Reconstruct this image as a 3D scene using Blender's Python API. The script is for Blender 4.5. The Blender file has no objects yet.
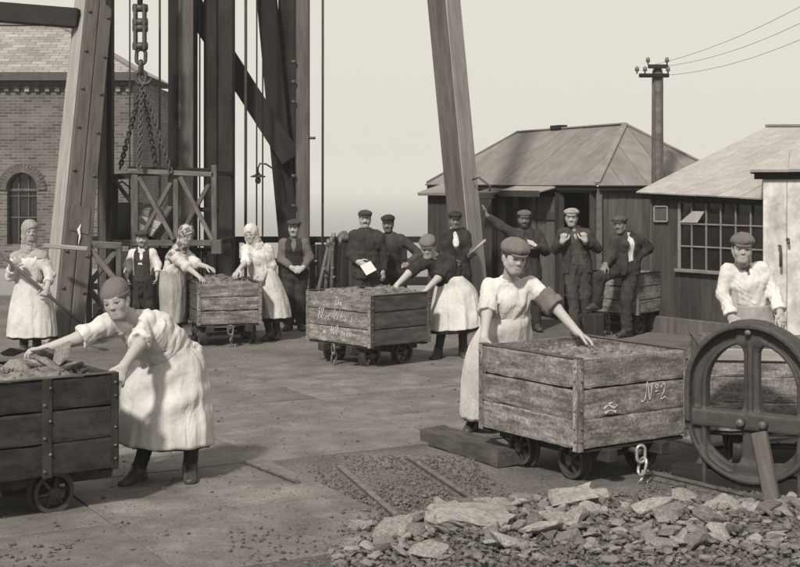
import bpy, bmesh, math, random
import numpy as np
from mathutils import Vector, Matrix

# ---------------------------------------------------------------- camera, sky, sun, exposure
FOC, HOR, CAMH = 1350.0, 182.0, 2.0          # focal length and horizon row for an 800 x 567 frame, camera height in metres
scene = bpy.context.scene
COL = scene.collection
cam_data = bpy.data.cameras.new('camera')
cam = bpy.data.objects.new('camera', cam_data)
COL.objects.link(cam)
cam.location = (0, 0, CAMH)
cam.rotation_euler = (math.radians(90), 0, 0)
cam_data.sensor_fit = 'HORIZONTAL'
cam_data.sensor_width = 36.0
cam_data.lens = 36.0 * FOC / 800.0
cam_data.shift_y = -(283.5 - HOR) / 800.0
cam_data.clip_end = 6000
scene.camera = cam

SUN_DIR = Vector((0.36, 0.93, 0.0)).normalized()
SUN_EL = math.radians(41)
light_dir = Vector((SUN_DIR.x * math.cos(SUN_EL), SUN_DIR.y * math.cos(SUN_EL), -math.sin(SUN_EL)))
CREAM = (1.0, 0.955, 0.855)

world = bpy.data.worlds.new('World')
scene.world = world
world.use_nodes = True
wn = world.node_tree
wn.nodes.clear()
w_out = wn.nodes.new('ShaderNodeOutputWorld')
w_bg = wn.nodes.new('ShaderNodeBackground')
w_sky = wn.nodes.new('ShaderNodeTexSky')
w_sky.sky_type = 'NISHITA'
w_sky.sun_disc = False
w_sky.sun_elevation = SUN_EL
w_sky.sun_rotation = math.atan2(-SUN_DIR.x, -SUN_DIR.y)
w_sky.dust_density = 4.0
w_bw = wn.nodes.new('ShaderNodeRGBToBW')
w_tint = wn.nodes.new('ShaderNodeMix'); w_tint.data_type = 'RGBA'; w_tint.blend_type = 'MULTIPLY'
w_tint.inputs[0].default_value = 1.0
w_tint.inputs[7].default_value = (*CREAM, 1)
w_mix = wn.nodes.new('ShaderNodeMix'); w_mix.data_type = 'RGBA'
w_mix.inputs[0].default_value = 0.85                       # mostly an even, bleached overcast
w_mix.inputs[7].default_value = (7.5 * CREAM[0], 7.5 * CREAM[1], 7.5 * CREAM[2], 1)
wn.links.new(w_sky.outputs[0], w_bw.inputs[0])
wn.links.new(w_bw.outputs[0], w_tint.inputs[6])
wn.links.new(w_tint.outputs[2], w_mix.inputs[6])
wn.links.new(w_mix.outputs[2], w_bg.inputs[0])
w_bg.inputs[1].default_value = 0.1
wn.links.new(w_bg.outputs[0], w_out.inputs[0])

sun_data = bpy.data.lights.new('sun', 'SUN')
sun_data.energy = 4.3
sun_data.angle = math.radians(4.5)
sun_data.color = (1.0, 0.955, 0.865)
sun = bpy.data.objects.new('sun', sun_data)
COL.objects.link(sun)
sun.rotation_euler = light_dir.to_track_quat('-Z', 'Y').to_euler()
sun.location = (-6, -12, 14)

vs = scene.view_settings
vs.view_transform = 'Standard'
vs.look = 'None'
vs.exposure = 0.17
vs.gamma = 1.0
vs.use_curve_mapping = False
scene.cycles.max_bounces = 6

# ---------------------------------------------------------------- measuring helpers
def A(u, v, Y):
    """point at photo column u, row v, Y metres in front of the camera"""
    return Vector(((u - 400.0) / FOC * Y, Y, CAMH - (v - HOR) / FOC * Y))
def AZ(u, z, Y):
    return Vector(((u - 400.0) / FOC * Y, Y, z))
def GY(v):
    return FOC * CAMH / (v - HOR)
def G(u, v):
    Y = GY(v)
    return Vector(((u - 400.0) / FOC * Y, Y, 0.0))

# ---------------------------------------------------------------- materials (monochrome, warm toned print)
def tone(g):
    pts = [(0.0, (1.0, .84, .79)), (.03, (1.0, .87, .82)), (.2, (1.0, .935, .90)), (.7, (1.0, .99, .985)), (1.0, (1, 1, 1))]
    for (g0, c0), (g1, c1) in zip(pts, pts[1:]):
        if g <= g1:
            t = (g - g0) / (g1 - g0)
            return tuple(g * (a + (b - a) * t) for a, b in zip(c0, c1)) + (1.0,)
    return (g, g, g, 1.0)

MATS = {}
def material(name, lo, hi, scale=(6, 6, 6), detail=6, rough=.85, bump=.3, bdist=.01, dirt=0.0, dirt_scale=2.0, dirt_tone=.05,
             rand=.25, attr=False, metal=0.0, spec=.3, ramp=(.32, .68), fine=0.0, fine_scale=120.0, attr_src='tone', folds=0.0):
    m = bpy.data.materials.new(name)
    m.use_nodes = True
    nt = m.node_tree
    N, L = nt.nodes, nt.links
    b = N['Principled BSDF']
    b.inputs['Roughness'].default_value = rough
    b.inputs['Metallic'].default_value = metal
    b.inputs['Specular IOR Level'].default_value = spec
    tc = N.new('ShaderNodeTexCoord')
    oi = N.new('ShaderNodeObjectInfo')
    off = N.new('ShaderNodeVectorMath'); off.operation = 'SCALE'; off.inputs[0].default_value = (17.3, 9.1, 5.7)
    L.new(oi.outputs['Random'], off.inputs['Scale'])
    add = N.new('ShaderNodeVectorMath'); add.operation = 'ADD'
    L.new(tc.outputs['Object'], add.inputs[0]); L.new(off.outputs[0], add.inputs[1])
    mp = N.new('ShaderNodeMapping'); mp.inputs['Scale'].default_value = scale
    L.new(add.outputs[0], mp.inputs['Vector'])
    n1 = N.new('ShaderNodeTexNoise'); n1.inputs['Scale'].default_value = 1.0; n1.inputs['Detail'].default_value = detail
    n1.inputs['Roughness'].default_value = .65
    L.new(mp.outputs[0], n1.inputs['Vector'])
    r1 = N.new('ShaderNodeValToRGB')
    r1.color_ramp.elements[0].position = ramp[0]; r1.color_ramp.elements[1].position = ramp[1]
    r1.color_ramp.elements[0].color = tone(lo); r1.color_ramp.elements[1].color = tone(hi)
    L.new(n1.outputs['Fac'], r1.inputs[0])
    cur = r1.outputs[0]
    if dirt > 0:
        n2 = N.new('ShaderNodeTexNoise'); n2.inputs['Scale'].default_value = dirt_scale; n2.inputs['Detail'].default_value = 5
        n2.inputs['Roughness'].default_value = .7
        L.new(add.outputs[0], n2.inputs['Vector'])
        r2 = N.new('ShaderNodeValToRGB'); r2.color_ramp.elements[0].position = .42; r2.color_ramp.elements[1].position = .68
        L.new(n2.outputs['Fac'], r2.inputs[0])
        ms = N.new('ShaderNodeMath'); ms.operation = 'MULTIPLY'; ms.inputs[1].default_value = dirt
        L.new(r2.outputs[0], ms.inputs[0])
        mx = N.new('ShaderNodeMix'); mx.data_type = 'RGBA'
        L.new(ms.outputs[0], mx.inputs[0]); L.new(cur, mx.inputs[6]); mx.inputs[7].default_value = tone(dirt_tone)
        cur = mx.outputs[2]
    hgt = n1.outputs['Fac']
    if fine > 0:
        n3 = N.new('ShaderNodeTexNoise'); n3.inputs['Scale'].default_value = fine_scale; n3.inputs['Detail'].default_value = 2
        L.new(add.outputs[0], n3.inputs['Vector'])
        mr = N.new('ShaderNodeMapRange'); mr.inputs[1].default_value = .3; mr.inputs[2].default_value = .7
        mr.inputs[3].default_value = 1 - fine; mr.inputs[4].default_value = 1 + fine
        L.new(n3.outputs['Fac'], mr.inputs[0])
        mf = N.new('ShaderNodeMix'); mf.data_type = 'RGBA'; mf.blend_type = 'MULTIPLY'; mf.inputs[0].default_value = 1
        L.new(cur, mf.inputs[6]); L.new(mr.outputs[0], mf.inputs[7])
        cur = mf.outputs[2]
    if rand > 0:
        mr = N.new('ShaderNodeMapRange'); mr.inputs[3].default_value = 1 - rand; mr.inputs[4].default_value = 1 + rand
        L.new(oi.outputs['Random'], mr.inputs[0])
        mu = N.new('ShaderNodeMix'); mu.data_type = 'RGBA'; mu.blend_type = 'MULTIPLY'; mu.inputs[0].default_value = 1
        L.new(cur, mu.inputs[6]); L.new(mr.outputs[0], mu.inputs[7])
        cur = mu.outputs[2]
    if attr:
        at = N.new('ShaderNodeAttribute'); at.attribute_name = attr_src
        mu = N.new('ShaderNodeMix'); mu.data_type = 'RGBA'; mu.blend_type = 'MULTIPLY'; mu.inputs[0].default_value = 1
        L.new(cur, mu.inputs[6]); L.new(at.outputs['Fac'], mu.inputs[7])
        cur = mu.outputs[2]
    L.new(cur, b.inputs['Base Color'])
    if bump > 0:
        bp = N.new('ShaderNodeBump'); bp.inputs['Strength'].default_value = bump; bp.inputs['Distance'].default_value = bdist
        L.new(hgt, bp.inputs['Height']); L.new(bp.outputs[0], b.inputs['Normal'])
        if folds > 0:                                     # creases of worn cloth
            n4 = N.new('ShaderNodeTexNoise'); n4.inputs['Scale'].default_value = 10.0; n4.inputs['Detail'].default_value = 4
            n4.inputs['Distortion'].default_value = .5
            mp4 = N.new('ShaderNodeMapping'); mp4.inputs['Scale'].default_value = (1.0, 1.0, .45)
            L.new(add.outputs[0], mp4.inputs[0]); L.new(mp4.outputs[0], n4.inputs['Vector'])
            b4 = N.new('ShaderNodeBump'); b4.inputs['Strength'].default_value = folds; b4.inputs['Distance'].default_value = .05
            L.new(n4.outputs['Fac'], b4.inputs['Height']); L.new(b4.outputs[0], bp.inputs['Normal'])
    MATS[name] = m
    return m

M = MATS
material('tub_wood', .085, .27, scale=(4, 22, 22), dirt=.7, dirt_scale=9, dirt_tone=.06, rand=.15, bump=.9, bdist=.008, fine=.35, fine_scale=55, ramp=(.36, .66))
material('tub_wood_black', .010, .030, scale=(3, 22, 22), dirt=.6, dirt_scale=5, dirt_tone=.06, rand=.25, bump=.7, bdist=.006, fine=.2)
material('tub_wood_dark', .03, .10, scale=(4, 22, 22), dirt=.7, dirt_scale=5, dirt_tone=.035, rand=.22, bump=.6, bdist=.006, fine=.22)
material('timber_dark', .005, .017, scale=(1.5, 16, 16), dirt=.5, dirt_scale=1.2, dirt_tone=.032, rand=.3, bump=.5, bdist=.01)
material('timber_mid', .05, .115, scale=(1.5, 16, 16), dirt=.4, dirt_scale=1.3, dirt_tone=.06, rand=.12, bump=.4, bdist=.008)
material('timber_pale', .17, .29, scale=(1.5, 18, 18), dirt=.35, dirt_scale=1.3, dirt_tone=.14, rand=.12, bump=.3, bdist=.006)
material('lattice_wood', .05, .14, scale=(3, 20, 20), dirt=.4, dirt_scale=3, dirt_tone=.05, rand=.25, bump=.4, bdist=.006)
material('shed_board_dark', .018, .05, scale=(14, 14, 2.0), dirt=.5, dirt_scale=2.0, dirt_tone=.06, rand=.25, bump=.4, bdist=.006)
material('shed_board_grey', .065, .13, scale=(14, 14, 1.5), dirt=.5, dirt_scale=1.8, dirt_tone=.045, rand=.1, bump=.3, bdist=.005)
material('whitewash', .36, .52, scale=(7, 7, 2.5), dirt=.8, dirt_scale=3.0, dirt_tone=.17, rand=.06, bump=.3, bdist=.006, ramp=(.3, .6))
material('roof_sheet', .14, .21, scale=(5, 5, 5), dirt=.4, dirt_scale=1.1, dirt_tone=.10, rand=.07, rough=.6, bump=.15, bdist=.01)
material('roof_felt', .27, .36, scale=(6, 6, 6), dirt=.45, dirt_scale=1.2, dirt_tone=.18, rand=.05, bump=.25, bdist=.01, fine=.1, fine_scale=40)
material('iron_dark', .018, .05, scale=(9, 9, 9), dirt=.4, dirt_scale=6, dirt_tone=.075, rand=.15, rough=.55, bump=.3, bdist=.004, spec=.5)
material('iron_cast', .024, .07, scale=(18, 18, 18), dirt=.7, dirt_scale=9, dirt_tone=.014, rand=.1, rough=.7, bump=.35, bdist=.004, spec=.5)
material('iron_worn', .07, .2, scale=(18, 18, 18), rough=.5, metal=.3, bump=.2, bdist=.003, rand=.1)
material('iron_bright', .30, .46, scale=(18, 18, 18), rough=.3, metal=.5, bump=.15, bdist=.003, rand=.05)
material('window_paint', .13, .21, scale=(10, 10, 10), rand=.1, bump=.1)
material('chalk', .34, .52, scale=(60, 60, 60), rand=0, bump=.2, ramp=(.35, .55))
material('stone', .10, .28, scale=(7, 7, 7), dirt=.4, dirt_scale=5, dirt_tone=.075, rand=.45, bump=.6, bdist=.012, fine=.15, fine_scale=50)
material('stone_pale', .24, .37, scale=(9, 9, 9), dirt=.6, dirt_scale=6, dirt_tone=.12, rand=.12, bump=1.0, bdist=.02, fine=.12, fine_scale=45)
material('coal', .012, .05, scale=(14, 14, 14), rand=.4, rough=.45, bump=.5, bdist=.01, spec=.5)
material('ballast', .03, .16, scale=(30, 30, 30), rand=0, bump=.6, bdist=.01)
material('dust_load', .06, .24, scale=(16, 16, 16), rand=.15, bump=.9, bdist=.02, dirt=.5, dirt_scale=7, dirt_tone=.06)
material('plate', .095, .19, scale=(3, 3, 3), detail=10, dirt=.65, dirt_scale=2.2, dirt_tone=.075, rand=.09, rough=.8, bump=.5, bdist=.012, fine=.3, fine_scale=90)
material('rope', .03, .07, scale=(30, 30, 30), rand=.1, bump=.2)
material('paper', .50, .58, scale=(5, 5, 5), rand=0, bump=0)
material('glass_dark', .012, .02, scale=(3, 3, 3), rough=.12, bump=.05, bdist=.01, rand=.3, spec=.5)
# people
material('skin', .29, .37, scale=(14, 14, 14), dirt=.25, dirt_scale=14, dirt_tone=.2, rand=.06, rough=.6, bump=.12, bdist=.002, attr=True)
material('skin_sooty', .12, .21, scale=(14, 14, 14), dirt=.5, dirt_scale=12, dirt_tone=.08, rand=.1, rough=.65, bump=.12, bdist=.002, attr=True)
material('eye', .30, .34, rand=0, rough=.2, bump=0, attr=True)
material('hair', .02, .045, scale=(90, 90, 12), rand=.3, rough=.55, bump=.6, bdist=.003)
material('cloth_white', .44, .56, scale=(3, 3, 3), dirt=.5, dirt_scale=3.2, dirt_tone=.27, rand=.05, rough=.95, bump=.15, bdist=.004, fine=.05, fine_scale=160, folds=.55)
material('cloth_blouse', .42, .55, scale=(3, 3, 3), dirt=.35, dirt_scale=4, dirt_tone=.26, rand=.05, rough=.95, bump=.15, bdist=.004, fine=.05, fine_scale=160, folds=.55)
material('cloth_grey', .22, .33, scale=(4, 4, 4), dirt=.45, dirt_scale=5, dirt_tone=.15, rand=.08, rough=.95, bump=.15, bdist=.004, fine=.08, fine_scale=160, folds=.55)
material('cloth_mid', .09, .15, scale=(5, 5, 5), dirt=.45, dirt_scale=5, dirt_tone=.09, rand=.1, rough=.95, bump=.15, bdist=.004, fine=.1, fine_scale=160, folds=.55)
material('cloth_dark', .014, .034, scale=(5, 5, 5), dirt=.5, dirt_scale=5, dirt_tone=.05, rand=.18, rough=.95, bump=.15, bdist=.004, fine=.15, fine_scale=140, folds=.55)
material('cloth_charcoal', .03, .06, scale=(5, 5, 5), dirt=.45, dirt_scale=5, dirt_tone=.08, rand=.15, rough=.95, bump=.15, bdist=.004, fine=.15, fine_scale=140, folds=.55)
material('leather', .02, .05, scale=(20, 20, 20), rand=.2, rough=.5, bump=.3, bdist=.003, dirt=.4, dirt_scale=9, dirt_tone=.1)

def check_material():
    m = bpy.data.materials.new('cloth_checked'); m.use_nodes = True
    N, L = m.node_tree.nodes, m.node_tree.links
    b = N['Principled BSDF']; b.inputs['Roughness'].default_value = .95
    tc = N.new('ShaderNodeTexCoord')
    ck = N.new('ShaderNodeTexChecker'); ck.inputs['Scale'].default_value = 15
    ck.inputs['Color1'].default_value = tone(.34); ck.inputs['Color2'].default_value = tone(.11)
    mp = N.new('ShaderNodeMapping'); mp.inputs['Rotation'].default_value = (.4, .5, .6)
    L.new(tc.outputs['Object'], mp.inputs[0]); L.new(mp.outputs[0], ck.inputs[0])
    L.new(ck.outputs[0], b.inputs['Base Color'])
    M['cloth_checked'] = m
check_material()

def masonry_material(name, lo, hi, mortar, bw, bh, msize, rough=.9, bump=.5, stain=.4, rot=(math.radians(90), 0, 0)):
    m = bpy.data.materials.new(name); m.use_nodes = True
    N, L = m.node_tree.nodes, m.node_tree.links
    b = N['Principled BSDF']; b.inputs['Roughness'].default_value = rough
    uv = N.new('ShaderNodeUVMap')
    br = N.new('ShaderNodeTexBrick'); br.inputs['Scale'].default_value = 1.0
    br.inputs['Brick Width'].default_value = bw; br.inputs['Row Height'].default_value = bh
    br.inputs['Mortar Size'].default_value = msize; br.inputs['Bias'].default_value = 0.0
    br.inputs['Color1'].default_value = tone(lo); br.inputs['Color2'].default_value = tone(hi)
    br.inputs['Mortar'].default_value = tone(mortar)
    L.new(uv.outputs[0], br.inputs['Vector'])
    n = N.new('ShaderNodeTexNoise'); n.inputs['Scale'].default_value = .9; n.inputs['Detail'].default_value = 8
    L.new(uv.outputs[0], n.inputs['Vector'])
    mr = N.new('ShaderNodeMapRange'); mr.inputs[1].default_value = .3; mr.inputs[2].default_value = .7
    mr.inputs[3].default_value = 1 - stain; mr.inputs[4].default_value = 1 + stain
    L.new(n.outputs['Fac'], mr.inputs[0])
    mu = N.new('ShaderNodeMix'); mu.data_type = 'RGBA'; mu.blend_type = 'MULTIPLY'; mu.inputs[0].default_value = 1
    L.new(br.outputs['Color'], mu.inputs[6]); L.new(mr.outputs[0], mu.inputs[7])
    L.new(mu.outputs[2], b.inputs['Base Color'])
    bp = N.new('ShaderNodeBump'); bp.inputs['Strength'].default_value = bump; bp.inputs['Distance'].default_value = .012
    inv = N.new('ShaderNodeMath'); inv.operation = 'SUBTRACT'; inv.inputs[0].default_value = 1
    L.new(br.outputs['Fac'], inv.inputs[1]); L.new(inv.outputs[0], bp.inputs['Height'])
    L.new(bp.outputs[0], b.inputs['Normal'])
    M[name] = m
masonry_material('brick', .05, .125, .155, .225, .070, .009)
masonry_material('slate', .17, .27, .10, .36, .17, .010, stain=.25)

def ground_material():
    m = bpy.data.materials.new('ground_dirt'); m.use_nodes = True
    N, L = m.node_tree.nodes, m.node_tree.links
    b = N['Principled BSDF']; b.inputs['Roughness'].default_value = .9
    tc = N.new('ShaderNodeTexCoord')
    def noise(sc, det, rgh=.6):
        n = N.new('ShaderNodeTexNoise'); n.inputs['Scale'].default_value = sc; n.inputs['Detail'].default_value = det
        n.inputs['Roughness'].default_value = rgh
        L.new(tc.outputs['Object'], n.inputs['Vector']); return n
    a = noise(.8, 8, .65); r = N.new('ShaderNodeValToRGB')
    r.color_ramp.elements[0].position = .3; r.color_ramp.elements[1].position = .7
    r.color_ramp.elements[0].color = tone(.06); r.color_ramp.elements[1].color = tone(.17)
    L.new(a.outputs['Fac'], r.inputs[0])
    c = noise(45, 4, .8); r2 = N.new('ShaderNodeValToRGB')
    r2.color_ramp.elements[0].position = .35; r2.color_ramp.elements[1].position = .75
    r2.color_ramp.elements[0].color = (.5, .5, .5, 1); r2.color_ramp.elements[1].color = (1.6, 1.6, 1.6, 1)
    L.new(c.outputs['Fac'], r2.inputs[0])
    mu = N.new('ShaderNodeMix'); mu.data_type = 'RGBA'; mu.blend_type = 'MULTIPLY'; mu.inputs[0].default_value = 1
    L.new(r.outputs[0], mu.inputs[6]); L.new(r2.outputs[0], mu.inputs[7])
    L.new(mu.outputs[2], b.inputs['Base Color'])
    bp = N.new('ShaderNodeBump'); bp.inputs['Strength'].default_value = .6; bp.inputs['Distance'].default_value = .015
    L.new(c.outputs['Fac'], bp.inputs['Height']); L.new(bp.outputs[0], b.inputs['Normal'])
    M['ground_dirt'] = m
ground_material()

# ---------------------------------------------------------------- object helpers
WORLDSPACE = set()
def thing(name, label, cat, loc=(0, 0, 0), rotz=0.0, group=None, world=False):
    """an Empty at the thing's base; world=True: its parts are given in world coordinates"""
    o = bpy.data.objects.new(name, None)
    o.empty_display_size = .1
    COL.objects.link(o)
    o.location = loc
    o.rotation_euler = (0, 0, rotz)
    o['label'] = label
    o['category'] = cat
    if group: o['group'] = group
    if world: WORLDSPACE.add(o.name)
    return o
def tag(o, label, cat, group=None, kind=None):
    o['label'] = label; o['category'] = cat
    if group: o['group'] = group
    if kind: o['kind'] = kind
    return o
def inv_of(parent):
    """from the space the parts are given in (world, or the thing's own space) to the parent's space"""
    m = Matrix.Identity(4)
    p = parent
    while p is not None:
        if p.parent is None and p.name not in WORLDSPACE: break
        m = p.matrix_basis @ m
        p = p.parent
    return m.inverted()
def link(name, me, parent=None, loc=None, mat4=None):
    o = bpy.data.objects.new(name, me)
    COL.objects.link(o)
    if parent is not None: o.parent = parent
    if mat4 is not None: o.matrix_basis = mat4
    elif loc is not None: o.location = loc
    return o
def mesh_from(name, verts, faces, mat, smooth=False):
    me = bpy.data.meshes.new(name)
    me.from_pydata([tuple(v) for v in verts], [], faces)
    me.update()
    if mat is not None: me.materials.append(M[mat] if isinstance(mat, str) else mat)
    if smooth: me.polygons.foreach_set('use_smooth', [True] * len(me.polygons))
    return me
def mk(name, verts, faces, mat, parent=None, smooth=False):
    """one mesh; the vertices are world points when the parent is a world-space thing"""
    iv = inv_of(parent)
    return link(name, mesh_from(name, [iv @ Vector(v) for v in verts], faces, mat, smooth), parent)

BOXES = {}
def box_mesh(lx, ly, lz, mat, ch=.006):
    key = (round(lx, 3), round(ly, 3), round(lz, 3), mat, ch)
    if key in BOXES: return BOXES[key]
    c = min(ch, .3 * min(lx, ly, lz))
    X, Y, Z = lx / 2, ly / 2, lz / 2
    vs, idx = [], {}
    for sx in (-1, 1):
        for sy in (-1, 1):
            for sz in (-1, 1):
                for ax in range(3):
                    p = [sx * (X - c), sy * (Y - c), sz * (Z - c)]
                    p[ax] = (sx * X, sy * Y, sz * Z)[ax]
                    idx[(sx, sy, sz, ax)] = len(vs); vs.append(p)
    fs = []
    S = (-1, 1)
    for ax in range(3):
        o1, o2 = [(1, 2), (2, 0), (0, 1)][ax]
        for s in S:
            q = []
            for a, b in ((-1, -1), (1, -1), (1, 1), (-1, 1)):
                k = [0, 0, 0]; k[ax] = s; k[o1] = a; k[o2] = b
                q.append(idx[(*k, ax)])
            fs.append(q if s > 0 else q[::-1])
    for ax in range(3):                                   # edge chamfers along axis ax
        o1, o2 = [(1, 2), (2, 0), (0, 1)][ax]
        for a in S:
            for b in S:
                k0 = [0, 0, 0]; k0[ax] = -1; k0[o1] = a; k0[o2] = b
                k1 = list(k0); k1[ax] = 1
                q = [idx[(*k0, o1)], idx[(*k1, o1)], idx[(*k1, o2)], idx[(*k0, o2)]]
                fs.append(q if a * b < 0 else q[::-1])
    for sx in S:
        for sy in S:
            for sz in S:
                q = [idx[(sx, sy, sz, a)] for a in range(3)]
                fs.append(q if sx * sy * sz > 0 else q[::-1])
    me = mesh_from('box', vs, fs, mat)
    BOXES[key] = me
    return me
def beam(name, a, b, w, h, mat, parent=None, up=(0, 0, 1), ch=.008, roll=0.0):
    """squared timber from a to b: w across, h along 'up'; local X runs along it"""
    a, b = Vector(a), Vector(b)
    x = (b - a); L = x.length; x = x / L
    upv = Vector(up)
    if abs(x.dot(upv)) > .98: upv = Vector((0, 1, 0))
    y = upv.cross(x).normalized(); z = x.cross(y)
    m = Matrix((x, y, z)).transposed().to_4x4()
    m.translation = (a + b) / 2
    if roll: m = m @ Matrix.Rotation(roll, 4, 'X')
    return link(name, box_mesh(L, w, h, mat, ch), parent, mat4=inv_of(parent) @ m)
def tube_data(path, r, n=8, closed=False):
    P = [Vector(p) for p in path]
    vs, fs = [], []
    m = len(P)
    prev = None
    rr = r if isinstance(r, (list, tuple)) else [r] * m
    for i in range(m):
        if closed: t = P[(i + 1) % m] - P[i - 1]
        else: t = P[min(i + 1, m - 1)] - P[max(i - 1, 0)]
        t.normalize()
        ref = prev if prev is not None else (Vector((0, 0, 1)) if abs(t.z) < .9 else Vector((1, 0, 0)))
        x = (ref - t * ref.dot(t)).normalized(); y = t.cross(x); prev = x
        for k in range(n):
            a = 2 * math.pi * k / n
            vs.append(P[i] + (x * math.cos(a) + y * math.sin(a)) * rr[i])
    for i in range(m if closed else m - 1):
        j = (i + 1) % m
        for k in range(n):
            fs.append((i * n + k, i * n + (k + 1) % n, j * n + (k + 1) % n, j * n + k))
    if not closed:
        fs.append(tuple(range(n))[::-1]); fs.append(tuple((m - 1) * n + k for k in range(n)))
    return vs, fs
def tube(name, path, r, mat, parent=None, n=8, closed=False):
    v, f = tube_data(path, r, n, closed)
    iv = inv_of(parent)
    return link(name, mesh_from(name, [iv @ p for p in v], f, mat, True), parent)
def join_data(parts):
    V, F = [], []
    for v, f in parts:
        o = len(V); V += list(v); F += [tuple(i + o for i in q) for q in f]
    return V, F
def copy_tree(root, loc=None, rotz=None, parent=None):
    c = root.copy(); COL.objects.link(c); c.parent = parent
    if loc is not None: c.location = loc
    if rotz is not None: c.rotation_euler = (0, 0, rotz)
    for ch in list(root.children): copy_tree(ch, parent=c)
    return c
# ================================================================ the setting
rnd = random.Random(7)

def bumpy(x, y):
    return .012 * math.sin(1.7 * x + .6 * y) * math.sin(1.1 * y - .4 * x) + .006 * math.sin(5.1 * x + 2.2) * math.sin(4.3 * y)

def build_ground():
    # the pit bank: a raised yard that falls away behind the rail fence to low land far below
    xs = [-60, -30, -14, -9] + [-7 + .25 * i for i in range(57)] + [9, 14, 30, 60]
    ys = [-12, -4, 0, 3] + [5 + .25 * i for i in range(61)] + [21.5, 24.0]
    V, F = [], []
    for y in ys:
        for x in xs:
            z = bumpy(x, y) - .012 if (abs(x) < 9 and 3 < y < 21) else -.012
            V.append((x, y, z))
    n = len(xs)
    for j in range(len(ys) - 1):
        for i in range(n - 1):
            F.append((j * n + i, j * n + i + 1, (j + 1) * n + i + 1, (j + 1) * n + i))
    # the bank's slope and the plain below, in the same sheet
    k = len(V)
    last = (len(ys) - 1) * n
    for i, x in enumerate(xs): V.append((x * 1.6, 60, -30.0))
    for i in range(n - 1): F.append((last + i, last + i + 1, k + i + 1, k + i))
    k2 = len(V)
    for i, x in enumerate(xs): V.append((x * 60, 3500, -30.0))
    for i in range(n - 1): F.append((k + i, k + i + 1, k2 + i + 1, k2 + i))
    me = mesh_from('ground', V, F, 'ground_dirt', True)
    o = link('ground', me); o['kind'] = 'structure'
    return o
ground = build_ground()

# flat iron turning plates let into the yard, nearly level with the dust
E1 = Vector((.87, .49, 0)).normalized(); E2 = Vector((.49, -.87, 0)).normalized()
def plate_floor():
    base = G(269, 462)
    root = bpy.data.objects.new('plate_floor', None); COL.objects.link(root)
    root.location = base; root['kind'] = 'structure'
    root.rotation_euler = (0, 0, math.atan2(E1.y, E1.x))
    W, D = 1.52, 1.18
    for i in range(-4, 4):
        for j in range(-5, 4):
            c = base + E1 * (i + .5) * W - E2 * (j + .5) * D
            u = 400 + FOC * c.x / c.y
            if c.y < 6.3 or c.y > 17.0 or c.x < -4.5 or c.x > 4.5: continue
            if c.y < 9.7 and c.x > -.62: continue          # the stony track bed
            if c.y < 10.6 and c.x > .55: continue
            dz = rnd.uniform(-.007, .001)
            w = W - rnd.choice([.004, .008, .016]); d = D - rnd.choice([.003, .008, .014])
            o = link('floor_plate', box_mesh(w, d, .03, 'plate', .004), root)
            o.location = ((i + .5) * W, (j + .5) * D, .0 + dz)
            o.rotation_euler = (rnd.uniform(-.004, .004), rnd.uniform(-.004, .004), rnd.uniform(-.004, .004))
    return root
plate_floor()

# ---------------------------------------------------------------- brick engine house, far left
def uv_mesh(name, verts, faces, uvs, mat, parent):
    iv = inv_of(parent)
    me = mesh_from(name, [iv @ Vector(v) for v in verts], faces, mat)
    lay = me.uv_layers.new(name='UVMap')
    for p in me.polygons:
        for li, vi in zip(p.loop_indices, p.vertices):
            lay.data[li].uv = uvs[vi]
    return link(name, me, parent)

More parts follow.
